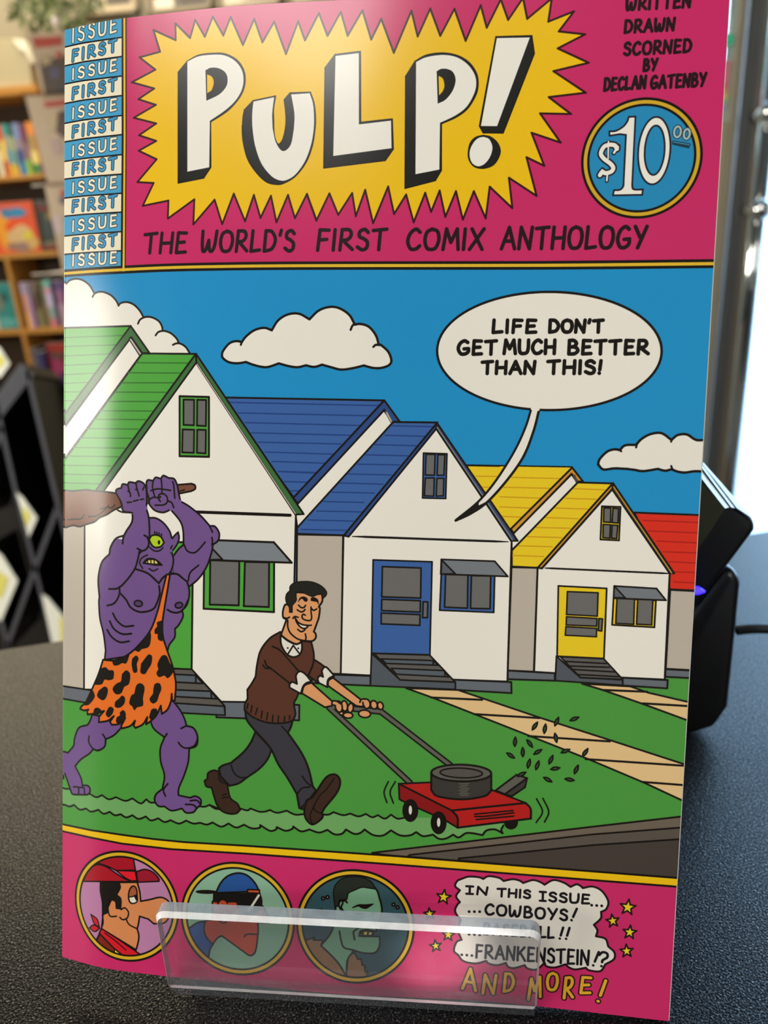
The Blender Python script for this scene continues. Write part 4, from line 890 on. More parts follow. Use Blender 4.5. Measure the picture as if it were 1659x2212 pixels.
# ---------------------------------------------------------------------------------------------
# the comic book
# ---------------------------------------------------------------------------------------------
draw_cover()
img = bpy.data.images.new('cover_print', TW, TH, alpha=False)
buf = np.ones((TH, TW, 4), np.float32); buf[..., :3] = np.clip(CAN[::-1], 0, 1)
img.pixels.foreach_set(buf.ravel()); img.update(); img.pack()
m = bpy.data.materials.new('glossy_printed_cover'); m.use_nodes = True; nt = m.node_tree; b = nt.nodes['Principled BSDF']
ti = nt.nodes.new('ShaderNodeTexImage'); ti.image = img; ti.extension = 'EXTEND'; nt.links.new(ti.outputs['Color'], b.inputs['Base Color'])
b.inputs['Roughness'].default_value = 0.20; b.inputs['Specular IOR Level'].default_value = 0.42
tcn = nt.nodes.new('ShaderNodeTexCoord'); nn = nt.nodes.new('ShaderNodeTexNoise'); nn.inputs['Scale'].default_value = 26; nn.inputs['Detail'].default_value = 1
bpn = nt.nodes.new('ShaderNodeBump'); bpn.inputs['Distance'].default_value = 0.0004; bpn.inputs['Strength'].default_value = 0.5
nt.links.new(tcn.outputs['Object'], nn.inputs['Vector']); nt.links.new(nn.outputs['Fac'], bpn.inputs['Height']); nt.links.new(bpn.outputs['Normal'], b.inputs['Normal'])
M_COV = m
M_PAPER = mat('page_paper', srgb(236, 232, 222), 0.7, var=0.04, vscale=300)
book = thing('comic_book', 'comic book with magenta cover, purple cyclops and man mowing, upright on the counter', 'comic book', tuple(cover_pt(85, 0)))
def sheet(name, m, off0, off1, u0=0.0, u1=170.0, nu=64, nv=20, vt=PH, uv=False, fold=0.0):
    us = np.unique(np.concatenate([np.linspace(u0, min(u1, 40), 26), np.linspace(min(u1, 40), u1, nu - 26)])); vs = np.linspace(0, vt, nv)
    U, V = np.meshgrid(us, vs, indexing='ij')
    a = cover_pt(U.ravel(), V.ravel(), off0); c = cover_pt(U.ravel(), V.ravel(), off1)
    nU, nV = len(us), len(vs); n = nU * nV; Fc = []
    for i in range(nU - 1):
        for j in range(nV - 1):
            k = i * nV + j; Fc.append((k, k + nV, k + nV + 1, k + 1)); Fc.append((n + k, n + k + 1, n + k + nV + 1, n + k + nV))
    for i in range(nU - 1):
        k = i * nV; Fc.append((k, n + k, n + k + nV, k + nV)); k = i * nV + nV - 1; Fc.append((k, k + nV, n + k + nV, n + k))
    for j in range(nV - 1):
        k = j; Fc.append((k, k + 1, n + k + 1, n + k)); k = (nU - 1) * nV + j; Fc.append((k, n + k, n + k + 1, k + 1))
    front = 2 * (nU - 1) * (nV - 1)
    Fc = Fc[:front] + [tuple(i + 2 * n for i in f) for f in Fc[front:]]      # the cut edges keep vertices of their own: crisp edge
    fm = [(0 if (i < front and i % 2 == 0) else 1) for i in range(len(Fc))]
    o = mesh_obj(name, np.vstack([a, c, a, c]), Fc, None, book, True, mats=[m, M_PAPER], fm=fm)
    uvl = o.data.uv_layers.new(name='page')
    UVs = np.stack([U.ravel() / PW, V.ravel() / PH], -1); UVs = np.vstack([UVs] * 4)
    vi = np.empty(len(o.data.loops), np.int32); o.data.loops.foreach_get('vertex_index', vi)
    uvl.data.foreach_set('uv', UVs[vi].astype(np.float32).ravel())
    for p in o.data.polygons:
        if p.index >= front: p.use_smooth = False
    return o
sheet('front_cover', M_COV, 0.0, 0.28)
sheet('page_block', M_PAPER, 0.30, 2.3, 1.0, 170.28, vt=PH - 0.6)
sheet('back_cover', mat('back_cover_pink', srgb(205, 46, 98), 0.3, var=0.02), 2.32, 2.6)
# the folded spine joins the two covers
vs = np.linspace(0, PH, 20); sp = MB(); rings = []
th = np.linspace(-math.pi / 2, math.pi / 2, 9)
V = []; 
for v in vs:
    for t in th:
        V.append(cover_pt(0.0, v, 1.3 + 1.3 * math.sin(t)) + A3 @ np.array([-1.0 * math.cos(t), 0, 0]))
Fc = [(i * 9 + k, (i + 1) * 9 + k, (i + 1) * 9 + k + 1, i * 9 + k + 1) for i in range(19) for k in range(8)]
so = mesh_obj('spine_fold', V, Fc, M_COV, book, True)
ul = so.data.uv_layers.new(name='page')
vi = np.empty(len(so.data.loops), np.int32); so.data.loops.foreach_get('vertex_index', vi)
UVs = np.array([(0.004, v / PH) for v in vs for t in th]); ul.data.foreach_set('uv', UVs[vi].astype(np.float32).ravel())

# ---------------------------------------------------------------------------------------------
# clear acrylic easel: lip, ledge, back panel, foot
# ---------------------------------------------------------------------------------------------
def acrylic(name, haze, hc=(0.80, 0.86, 0.94)):
    m = bpy.data.materials.new(name); m.use_nodes = True; nt = m.node_tree; nt.nodes.clear()
    out = nt.nodes.new('ShaderNodeOutputMaterial'); t = nt.nodes.new('ShaderNodeBsdfTransparent'); g = nt.nodes.new('ShaderNodeBsdfGlossy'); tl = nt.nodes.new('ShaderNodeBsdfDiffuse')
    t.inputs['Color'].default_value = (0.90, 0.90, 0.91, 1); g.inputs['Roughness'].default_value = 0.05 if haze < .3 else 0.22
    tl.inputs['Color'].default_value = (*hc, 1)
    f = facing_fresnel(nt)
    m1 = nt.nodes.new('ShaderNodeMixShader'); m2 = nt.nodes.new('ShaderNodeMixShader')
    tcx = nt.nodes.new('ShaderNodeTexCoord'); no = nt.nodes.new('ShaderNodeTexNoise'); no.inputs['Scale'].default_value = 260; no.inputs['Detail'].default_value = 3
    mr = nt.nodes.new('ShaderNodeMapRange'); mr.inputs['To Min'].default_value = haze * 0.55; mr.inputs['To Max'].default_value = min(1, haze * 1.45)
    nt.links.new(tcx.outputs['Object'], no.inputs['Vector']); nt.links.new(no.outputs['Fac'], mr.inputs['Value']); nt.links.new(mr.outputs['Result'], m1.inputs['Fac'])
    nt.links.new(t.outputs[0], m1.inputs[1]); nt.links.new(tl.outputs[0], m1.inputs[2])
    nt.links.new(f, m2.inputs['Fac']); nt.links.new(m1.outputs[0], m2.inputs[1]); nt.links.new(g.outputs[0], m2.inputs[2])
    nt.links.new(m2.outputs[0], out.inputs['Surface']); return m
M_AC = acrylic('clear_acrylic', 0.03); M_RIM = acrylic('sawn_acrylic_edge', 0.74, (0.40, 0.46, 0.55)); M_BR = acrylic('reflection_white_edge', 1.0, (0.97, 0.98, 1.0))  # the white edge paints the window's reflection inside the acrylic
st = thing('display_stand', 'clear acrylic easel stand with a low front lip holding the comic', 'display stand', (0, 0, 0))
def plate(name, c4, nrm, t, rim, tri=0.0):
    """rectangular plate from its front face corners (ccw), thickness t along nrm, rim faces frosted"""
    p = [np.array(q, float) for q in c4]; w = np.array(nrm, float) / np.linalg.norm(nrm) * t
    V = p + [q + w for q in p]
    Fc = [(0, 1, 2, 3), (7, 6, 5, 4), (0, 4, 5, 1), (1, 5, 6, 2), (2, 6, 7, 3), (3, 7, 4, 0)]
    return mesh_obj(name, V, Fc, None, st, mats=[M_AC, M_RIM, M_BR], fm=[0, 0] + rim)
xl, xr, zb, zt, yf, tk = -50.1, 49.7, 10.1, 37.4, -4.4, 4.0
st.rotation_euler.y = math.radians(1.77)
# rounded-corner lip
def rrect(x0, x1, z0, z1, r, n=5):
    P = []
    for cx, cz, a0 in ((x1 - r, z1 - r, 0), (x0 + r, z1 - r, 90), (x0 + .6, z0 + .6, 180), (x1 - .6, z0 + .6, 270)):
        rr = r if cz > (z0 + z1) / 2 else .6
        for k in range(n):
            a = math.radians(a0 + 90 * k / (n - 1)); P.append((cx + rr * math.cos(a), cz + rr * math.sin(a)))
    return P
RP = rrect(xl, xr, zb, zt, 2.6); n = len(RP)
bev = 1.1
inn = rrect(xl + .7, xr - .7, zb + 0.4, zt - bev, 2.2)
V = [(x, yf, z) for x, z in inn] + [(x, yf + bev, z) for x, z in RP] + [(x, yf + tk, z) for x, z in RP]
Fc = [tuple(range(n))] + [(i, n + i, n + (i + 1) % n, (i + 1) % n) for i in range(n)] + [(n + i, 2 * n + i, 2 * n + (i + 1) % n, n + (i + 1) % n) for i in range(n)] + [tuple(range(2 * n, 3 * n))[::-1]]
mesh_obj('front_lip', V, Fc, None, st, mats=[M_AC, M_RIM, M_BR], fm=[0] + [2] * n + [(1 if max(RP[i][1], RP[(i + 1) % n][1]) > zb + 5 else 0) for i in range(n)] + [0])
# ledge slopes down to the foot of the comic, back panel leans with it
pf = [(-.4, 10.1), (.6, 3.6), (7.4, 3.2), (7.4, 2.0), (-.2, 2.3), (-1.4, 10.1)]
mesh_obj('ledge', [(xl, y, z) for y, z in pf] + [(xr, y, z) for y, z in pf], [tuple(range(6)), tuple(range(6, 12))[::-1]] + [(i, 6 + i, 6 + (i + 1) % 6, (i + 1) % 6) for i in range(6)], M_AC, st)
plate('back_panel', [(xl, 8.4, 2.2), (xr, 8.4, 2.2), (xr, 57, 150), (xl, 57, 150)], (0, 1, -0.33), 4, [1, 1, 2, 1])
plate('foot', [(xl, 60, 149), (xr, 60, 149), (xr, 95, 1.8), (xl, 95, 1.8)], (0, 1, 0.23), 4, [1, 1, 1, 1])

# ---------------------------------------------------------------------------------------------
# card terminal on its dock, with cable
# ---------------------------------------------------------------------------------------------
M_BLK = mat('black_plastic', srgb(22, 22, 24), 0.3, var=0.1, vscale=300)
M_BLK2 = mat('satin_black_plastic', srgb(34, 34, 36), 0.42, var=0.1, vscale=400, bump=0.00003, bscale=3000)
M_SCR = mat('dark_screen_glass', srgb(58, 58, 44), 0.12, var=0.05)
M_SIL = mat('silver_trim', srgb(235, 238, 226), 0.35, 0.0, var=0.03)
pb = atz(1552, 1590)                       # right foot of the dock on the counter
term = thing('card_reader', 'black card reader tilted on its dock behind the comic', 'card reader', (pb[0] - 45, pb[1] + 20, 0))
YD = pb[1]
# dock: body seen from its right side, profile in the upright plane of its side
def P3(px, py, Y): return at(px, py, Y)
prof = [P3(1372, 1640, YD), P3(1500, 1608, YD), P3(1548, 1575, YD), P3(1578, 1530, YD), P3(1590, 1420, YD), P3(1606, 1262, YD), P3(1602, 1248, YD), P3(1584, 1222, YD), P3(1562, 1234, YD), P3(1420, 1420, YD)]
prof[0][2] = 0.2; prof[1][2] = 0.2
for q in prof: q[2] = max(q[2], 0.2)
bm = MB(); bm.prism(prof, (-14, 78, 0)); dock = bm.build('dock', M_BLK, term)
bv = dock.modifiers.new('bevel', 'BEVEL'); bv.width = 0.0035; bv.segments = 3; bv.limit_method = 'ANGLE'
for p in dock.data.polygons: p.use_smooth = True
# reader: a slab whose face looks to the lower left, edges toward us
YR_ = YD - 6
c0, c1, c2, c3 = P3(1478, 1040, YR_), P3(1567, 1102, YR_), P3(1500, 1196, YR_), P3(1410, 1150, YR_)
hx = (-10, 70, 6)
slab = [P3(1430, 930, YR_), P3(1516, 1000, YR_), P3(1640, 1130, YR_), P3(1636, 1150, YR_), P3(1582, 1222, YR_), P3(1500, 1330, YR_), P3(1330, 1280, YR_)]
rd = MB().prism(slab, hx).build('reader_body', M_BLK, term)
bv = rd.modifiers.new('bevel', 'BEVEL'); bv.width = 0.004; bv.segments = 4; bv.limit_method = 'ANGLE'
for p in rd.data.polygons: p.use_smooth = True
scr = [P3(1440, 985, YR_ - 15), P3(1512, 1036, YR_ - 15), P3(1566, 1100, YR_ - 15), P3(1506, 1190, YR_ - 15), P3(1380, 1150, YR_ - 15)]
MB().prism(scr, (0, 14.5, 0)).build('screen', M_SCR, term)
for k, (a, b, c, d) in enumerate(((( 1512, 1012), (1516, 1034), (1566, 1098), (1576, 1096)), ((1518, 1006), (1516, 1010), (1580, 1096), (1588, 1098)), ((1519, 999), (1520, 1004), (1592, 1098), (1626, 1120)))):
    q = [P3(*a, YR_ - 10 + 5 * k), P3(*b, YR_ - 15 + 5 * k), P3(*c, YR_ - 15 + 5 * k), P3(*d, YR_ - 10 + 5 * k)]
    MB().prism(q, (0, .6, 0)).build('trim_strip', M_SIL, rd)
led = P3(1510, 1276, YR_ - 8)
MB().tube([(led[0] - 6, led[1], led[2] + 1), (led[0], led[1], led[2]), (led[0] + 2.2, led[1] + .4, led[2] - .6)], [2.0, 1.4, .3], 12).build('status_light', mat('blue_led', (0.02, 0.02, 0.9), 0.4, emit=(0.02, 0.01, 1.0, 6.0)), term)
cb = []
c_a = P3(1592, 1362, YD + 30)
for t in np.linspace(0, 1, 26):
    px = 1590 + 260 * t; py = 1362 - 14 * math.sin(t * 3.0) + 60 * t * t * 1.5
    q = P3(px, py, YD + 30 - 20 * t); cb.append(q)
zz = cb[0][2]
cb = [(q[0], q[1], max(2.2, q[2])) for q in cb]
MB().tube(cb, 2.1, 12).build('power_cable', M_BLK2, term, True)

# ---------------------------------------------------------------------------------------------
# tall pine bookcase with books, far left
# ---------------------------------------------------------------------------------------------
YS = 3300.0
def zat(px, py, Y=YS): return at(px, py, Y)[2]
def xat(px, py, Y=YS): return at(px, py, Y)[0]
bc = thing('bookcase', 'tall honey pine bookcase full of books, far left', 'bookcase', (xat(40, 800) - 300, YS, FLZ))
XL = xat(0, 500) - 700; XR = xat(150, 860) + 240
boards = []
for px, py0, py1, xr_ in ((40, 185, 204, xat(80, 195)), (50, 378, 388, XR), (60, 545, 557, XR), (80, 709, 721, XR), (110, 848, 871, XR)):
    z1, z0 = zat(px, py0), zat(px, py1); boards.append((z0, z1))
    MB().box(XL, xr_, YS, YS + 260, z0, z1, 1.5).build('shelf_board', M_WOOD, bc)
MB().box(XL, XR, YS, YS + 260, FLZ, FLZ + 90, 1.5).build('plinth', M_WOOD, bc)
MB().box(XL, XR, YS + 255, YS + 268, FLZ, boards[0][1]).build('back_panel', M_WOODD, bc)
ux = xat(36, 660)
for x in (XL - 20, ux - 10, XR):
    MB().box(x, x + 20, YS - 2, YS + 258, FLZ, boards[2][0] if x == ux - 10 else boards[0][1], 1.5).build('upright', M_WOOD, bc)

def cover_mat(name, base, blobs):
    """soft printed blobs on a cover, object-space masks"""
    return mat(name, base, 0.4, var=0.5, vscale=22)
BOOKN = 0
def book_thing(x0, x1, z0, z1, bands, label, grp, y0=YS + 12, d=170, name='book'):
    """bands: (share of height from the top, colour) printed on the spine as slightly proud slips"""
    global BOOKN
    b = thing(name, label, 'book', ((x0 + x1) / 2, y0 + d / 2, z0), grp)
    cv_ = MB().box(x0, x1, y0, y0 + d, z0, z1, 1.5).build('cover', mat('book_cover_%d' % BOOKN, srgb(*bands[0][1]), 0.4, var=0.15, vscale=30), b)
    MB().box(x0 + 1.5, x1 - 1.5, y0 + 4, y0 + d + 1, z0 + 3, z1 + .4).build('pages', M_PAPER, b)
    t = 0.0
    for k, (fr, c) in enumerate(bands):
        if k:
            za = z1 - (z1 - z0) * t; zb_ = z1 - (z1 - z0) * (t + fr)
            MB().box(x0 + .8, x1 - .8, y0 - .8, y0 + 1, zb_, za, .3).build('spine_label', mat('spine_%d_%d' % (BOOKN, k), srgb(*c), 0.45, var=0.1), cv_)
        t += fr
    BOOKN += 1
    return b
row1 = [(-26, -14, 268, [(.5, (60, 150, 150)), (.5, (230, 220, 190))], 'grey teal book, leftmost of the row above the orange comic'),
        (-13, -1, 270, [(.3, (200, 90, 60)), (.4, (240, 200, 90))], 'rust red book at the far left of the upper row'),
        (0, 10, 268, [(.22, (50, 160, 165)), (.26, (170, 176, 150)), (.28, (96, 160, 190)), (.24, (232, 190, 50))], 'teal and yellow book at the left edge of the upper row'),
        (11, 21, 272, [(.22, (60, 92, 70)), (.3, (168, 176, 140)), (.28, (120, 160, 150)), (.2, (210, 170, 60))], 'dark green and pale book in the upper row beside the teal one'),
        (22, 35, 266, [(.3, (124, 146, 200)), (.2, (150, 140, 160)), (.25, (60, 80, 150)), (.25, (50, 130, 190))], 'light blue topped book in the upper row'),
        (36, 47, 268, [(.35, (126, 66, 92)), (.35, (140, 110, 110)), (.3, (150, 190, 60))], 'maroon topped book in the upper row'),
        (48, 51, 270, [(.4, (90, 70, 110)), (.3, (190, 150, 180)), (.3, (90, 150, 60))], 'thin violet book in the upper row beside the orange books'),
        (52, 68, 263, [(.25, (238, 150, 60)), (.3, (180, 150, 90)), (.25, (240, 220, 130)), (.2, (60, 130, 70))], 'orange topped book with pale yellow band, upper row'),
        (69, 79, 265, [(.5, (226, 140, 80)), (.3, (190, 110, 70)), (.2, (150, 80, 150))], 'salmon orange spine with a purple foot, upper row'),
        (80, 86, 264, [(.6, (222, 122, 54)), (.4, (200, 70, 80))], 'deep orange spine at the right end of the upper row'),
        (87, 93, 274, [(.6, (170, 90, 90)), (.4, (220, 110, 70))], 'dusty rose thin book ending the upper row')]
zsh = boards[1][1]
for p0, p1, ptop, bands, lab in row1:
    book_thing(xat(p0 + 12, 330), xat(p1 + 12, 330), zsh + .5, zat(p0, ptop), bands, lab, 'books on the upper shelf')
zsh = boards[3][1]
row3 = [(-28, -12, 620, [(.6, (90, 100, 120)), (.4, (200, 190, 170))], 'slate book beside the teal book, third row'),
        (50, 60, 611, [(.25, (178, 164, 196)), (.4, (226, 160, 130)), (.35, (240, 180, 110))], 'peach and lilac book beside the upright'),
        (60, 68, 612, [(.3, (150, 140, 170)), (.7, (176, 150, 190))], 'pale mauve book beside the peach one'),
        (69, 77, 612, [(.3, (120, 100, 110)), (.7, (110, 70, 100))], 'plum book in the third row'),
        (77, 86, 610, [(.2, (120, 108, 90)), (.4, (86, 72, 40)), (.4, (138, 140, 90))], 'olive book with a pale foot in the third row'),
        (87, 94, 608, [(.5, (62, 50, 26)), (.5, (110, 92, 60))], 'dark brown thin book in the third row'),
        (95, 101, 607, [(.5, (128, 140, 112)), (.5, (150, 130, 90))], 'sage green thin book in the third row'),
        (102, 115, 606, [(.15, (110, 190, 185)), (.12, (222, 150, 186)), (.3, (206, 190, 232)), (.25, (150, 170, 170)), (.18, (216, 120, 140))], 'lilac spine with teal top and pink foot'),
        (116, 124, 608, [(.5, (50, 40, 80)), (.5, (60, 60, 90))], 'navy book beside the lilac spine'),
        (125, 140, 607, [(.2, (96, 76, 130)), (.3, (150, 104, 140)), (.5, (180, 150, 170))], 'purple and pink book at the edge of the comic, third row'),
        (141, 152, 610, [(1., (90, 60, 120))], 'deep violet book half hidden behind the comic, third row')]
for p0, p1, ptop, bands, lab in row3:
    book_thing(xat(p0 - 2, 660), xat(p1 - 2, 660), zsh + .5, zat(p0, ptop), bands, lab, 'books on the third shelf')
zsh = boards[4][1]
row4 = [(66, 76, 754, [(.5, (110, 110, 116)), (.5, (120, 120, 112))], 'grey book on the lowest visible shelf'),
        (77, 92, 762, [(.4, (62, 56, 104)), (.6, (58, 62, 140))], 'indigo leaning book on the lowest visible shelf')]
for p0, p1, ptop, bands, lab in row4:
    b = book_thing(xat(p0 + 6, 800), xat(p1 + 6, 800), zsh + .5, zat(p0, ptop), bands, lab, 'books on the lowest visible shelf')
# books standing face-out: a cover board with printed shapes as flat print slips
def face_out(px0, py0, px1, py1, base, shapes, label, zs, dy=14):
    x0, x1 = xat(px0, (py0 + py1) / 2), xat(px1, (py0 + py1) / 2); z1 = zat((px0 + px1) / 2, py0); z0 = zs + .6
    b = thing('book', label, 'book', ((x0 + x1) / 2, YS + dy, z0), 'books standing face out')
    cv_ = MB().box(x0, x1, YS + dy, YS + dy + 16, z0, z1, 1).build('cover', mat('faceout_%d' % px0, srgb(*base), 0.4, var=0.12, vscale=25), b)
    MB().box(x0 + 2, x1 - 2, YS + dy + 3, YS + dy + 14, z0 + 2, z1 + 1).build('pages', M_PAPER, b)
    for k, (cx, cz, rx, rz, c) in enumerate(shapes):
        X, Z = x0 + cx * (x1 - x0), z0 + cz * (z1 - z0)
        ax, az = rx * (x1 - x0), rz * (z1 - z0)
        pl = []
        for i in range(18):
            a = 2 * math.pi * i / 18; w = 1 + .14 * math.sin(3 * a + k)
            pl.append((min(x1 - 1, max(x0 + 1, X + ax * w * math.cos(a))), YS + dy - .5 - k * .3, min(z1 - 1, max(z0 + 1, Z + az * w * math.sin(a)))))
        MB().prism(pl, (0, .4, 0)).build('printed_shape', mat('print_%d_%d' % (px0, k), srgb(*c), 0.45, var=0.1), cv_)
    return b
face_out(-22, 437, 76, 546, (224, 88, 50), [(.25, .5, .2, .4, (238, 160, 40)), (.45, .8, .2, .1, (70, 130, 180)), (.66, .8, .17, .1, (50, 140, 190)), (.55, .55, .25, .12, (232, 84, 30)), (.62, .34, .3, .2, (214, 180, 130)), (.78, .32, .12, .1, (214, 204, 60)), (.6, .12, .34, .1, (150, 120, 110)), (.85, .18, .14, .12, (206, 170, 100))],
         'orange comic with blue shapes, standing face out', boards[2][1])
face_out(77, 432, 152, 540, (46, 48, 36), [(.5, .84, .46, .05, (120, 26, 20)), (.5, .93, .46, .05, (84, 70, 70)), (.28, .5, .1, .3, (60, 74, 80)), (.45, .7, .14, .1, (150, 130, 60)), (.5, .15, .45, .06, (120, 110, 90)), (.55, .06, .45, .05, (130, 36, 26))],
         'dark comic with a red band, standing face out', boards[2][1])
face_out(-22, 612, 30, 708, (52, 140, 140), [(.3, .6, .25, .2, (120, 130, 120)), (.6, .7, .15, .12, (40, 90, 90)), (.5, .15, .45, .12, (90, 170, 170))],
         'teal book standing face out left of the upright', boards[3][1])
face_out(106, 742, 152, 850, (120, 30, 60), [(.5, .92, .45, .1, (160, 44, 30)), (.5, .75, .4, .07, (90, 66, 56)), (.4, .5, .3, .18, (150, 50, 96)), (.6, .25, .3, .16, (60, 24, 84)), (.85, .3, .14, .12, (210, 110, 130))],
         'magenta and purple book with a red top, standing face out', boards[4][1])

# white rolled tube lying in front of the plinth shelf, below the books
zt_ = zat(100, 895)
o = MB().tube([(xat(79, 888), YS - 30, zat(79, 888)), (xat(84, 888), YS - 30, zat(84, 888)), (xat(150, 892), YS - 34, zat(150, 892))], [9, 22, 20], 16).build('rolled_paper', mat('white_card_tube', srgb(236, 226, 196), 0.3, var=0.05), None, True)
tag(o, 'cream rolled paper sticking out under the lowest visible shelf', 'paper roll')

# paper bag and plant on top of the bookcase
ztop = boards[0][1]
M_CREAM = mat('cream_paper', srgb(182, 172, 142), 0.6, var=0.06, vscale=12)
bg = thing('gift_bag', 'cream paper bag with a glossy white fold on top of the bookcase', 'bag', (xat(20, 150), YS + 60, ztop))
xa, xb = xat(-40, 130), xat(62, 175)
MB().prism([(xa, YS + 20, ztop + 1), (xb, YS + 20, ztop + 1), (xb + 6, YS + 20, ztop + 60), (xat(60, 112), YS + 20, zat(60, 112)), (xat(28, 80), YS + 20, zat(28, 80)), (xa, YS + 20, zat(0, 76))], (0, 120, 0)).build('bag_body', M_CREAM, bg)
MB().prism([(xat(24, 84), YS + 10, zat(24, 84)), (xat(48, 84), YS + 10, zat(48, 84)), (xat(58, 100), YS + 10, zat(58, 100)), (xat(72, 132), YS + 10, zat(72, 132)), (xat(66, 136), YS + 10, zat(66, 136)), (xat(50, 108), YS + 10, zat(50, 108)), (xat(40, 106), YS + 10, zat(40, 106))], (0, 12, 0)).build('folded_top', mat('glossy_white_fold', srgb(250, 246, 230), 0.2, var=0.03), bg)
pl = thing('potted_plant', 'leafy green plant above the bookcase, upper left', 'plant', (xat(60, 60), YS + 260, ztop))
MB().tube([(xat(70, 150), YS + 230, ztop + 2), (xat(70, 150), YS + 230, ztop + 120)], [60, 78], 20).build('pot', mat('terracotta', srgb(120, 76, 50), 0.7), pl, True)
M_LEAF = [mat('leaf_%d' % i, srgb(*c), 0.5, var=0.2) for i, c in enumerate(((66, 84, 34), (88, 100, 56), (112, 120, 84), (54, 66, 24)))]
for k in range(190):
    px = random.uniform(-10, 165); py = random.uniform(-60, 82)
    if py > 30 + 50 * math.sin(min(1, max(0, px / 150)) * 3.14): continue
    c = np.array([xat(px, py), YS + 180 + random.uniform(-60, 90), zat(px, py)])
    a = random.uniform(0, 6.28); L = random.uniform(40, 78); w = L * .34
    d = np.array([math.cos(a), random.uniform(-.4, .4), math.sin(a)]); s_ = np.array([-math.sin(a), .2, math.cos(a)])
    q = [c, c + d * L * .3 + s_ * w * .5, c + d * L * .7 + s_ * w * .4, c + d * L, c + d * L * .7 - s_ * w * .4, c + d * L * .3 - s_ * w * .5]
    MB().prism(q, (0, 1.5, 0)).build('leaf', M_LEAF[k % 4], pl)
stp = MB()
for k in range(7): stp.tube([(xat(70, 150), YS + 230, ztop + 118), (xat(20 + 20 * k, 40), YS + 200, zat(20 + 20 * k, 30))], 4, 6)
stp.build('stems', M_LEAF[3], pl)

# framed pictures on the back wall
YW = 3755
M_FR = mat('driftwood_frame', srgb(150, 138, 118), 0.5, var=0.1)
for k, (x0, x1, yb, pc, lab) in enumerate(((166, 302, 34, (190, 180, 160), 'grey framed picture on the back wall, leftmost of the row'), (322, 462, 28, (120, 116, 112), 'framed picture with a dark figure, second of the row'), (474, 610, 20, (206, 196, 184), 'pale framed picture, third of the row on the back wall'), (622, 760, 12, (196, 190, 180), 'framed picture at the right of the wall row, mostly behind the comic'))):
    xa, xb = xat(x0, 20, YW), xat(x1, 20, YW); z0 = zat((x0 + x1) / 2, yb, YW); z1 = z0 + 330
    f = thing('picture_frame', lab, 'picture', ((xa + xb) / 2, YW, z0), 'framed pictures on the back wall')
    fm = MB()
    fm.box(xa, xb, YW - 22, YW, z0, z0 + 16, 2); fm.box(xa, xb, YW - 22, YW, z1 - 16, z1, 2); fm.box(xa, xa + 16, YW - 22, YW, z0, z1, 2); fm.box(xb - 16, xb, YW - 22, YW, z0, z1, 2)
    fm.build('frame', M_FR, f)
    pc_ = MB().box(xa + 10, xb - 10, YW - 10, YW - 2, z0 + 10, z1 - 10).build('picture', mat('picture_%d' % k, srgb(*pc), 0.35, var=0.3, vscale=9), f)
    w = xb - xa
    MB().box(xa + 30, xa + 30 + w * .3, YW - 13, YW - 9, z0 + 22, z0 + 60).build('printed_patch', mat('patch_%d' % k, srgb(238, 228, 214), 0.4, var=0.05), pc_)
    MB().box(xa + w * .5, xb - 34, YW - 13, YW - 9, z0 + 40, z0 + 180).build('printed_patch', mat('patchd_%d' % k, srgb(96, 92, 90), 0.4, var=0.3, vscale=20), pc_)

# spinner rack with bagged comics
YK = 1900.0
rk = thing('spinner_rack', 'wire rack holding bagged comics beside the bookcase', 'rack', (xat(118, 500, YK), YK + 60, FLZ))
M_WIRE = mat('white_wire', srgb(206, 196, 184), 0.3, 0.3, var=0.03)
cx_ = xat(190, 300, YK)
MB().tube([(cx_, YK + 80, FLZ), (cx_, YK + 80, zat(118, 46, YK))], 9, 12).build('post', M_WIRE, rk, True)
kb = MB(); zk = zat(119, 44, YK); kx = xat(119, 44, YK)  # pale dot in place of a small pinkish LED lamp
kb.tube([(kx, YK + 6, zk - 9), (kx, YK + 6, zk - 7), (kx, YK + 6, zk), (kx, YK + 6, zk + 7), (kx, YK + 6, zk + 9)], [3, 8, 11, 8, 3], 16); kb.build('lamp_dot', mat('pale_lamp_dot', srgb(255, 236, 226), 0.15, var=0.02), rk, True)
MB().tube([(kx + 3, YK + 6, zk - 8), (kx + 3, YK + 6, zat(120, 74, YK))], 5, 10).build('lamp_dot_stem', M_WIRE, rk, True)
MB().tube([(kx + 3, YK + 6, zat(120, 72, YK)), (cx_, YK + 80, zat(120, 72, YK))], 4, 8).build('top_arm', M_WIRE, rk, True)
def wire(py, name='wire_shelf'):
    w = MB()
    z = zat(120, py, YK)
    w.tube([(xat(70, py, YK), YK - 4, z), (cx_ + 120, YK - 4, z)], 2.4, 8); w.tube([(xat(100, py, YK), YK - 4, z), (cx_, YK + 78, z + 10)], 2.4, 8)
    w.build(name, M_WIRE, rk, True)
for py in (206, 398, 590): wire(py)
M_BAG = glass_mat('clear_bag', (0.92, 0.9, 0.88))
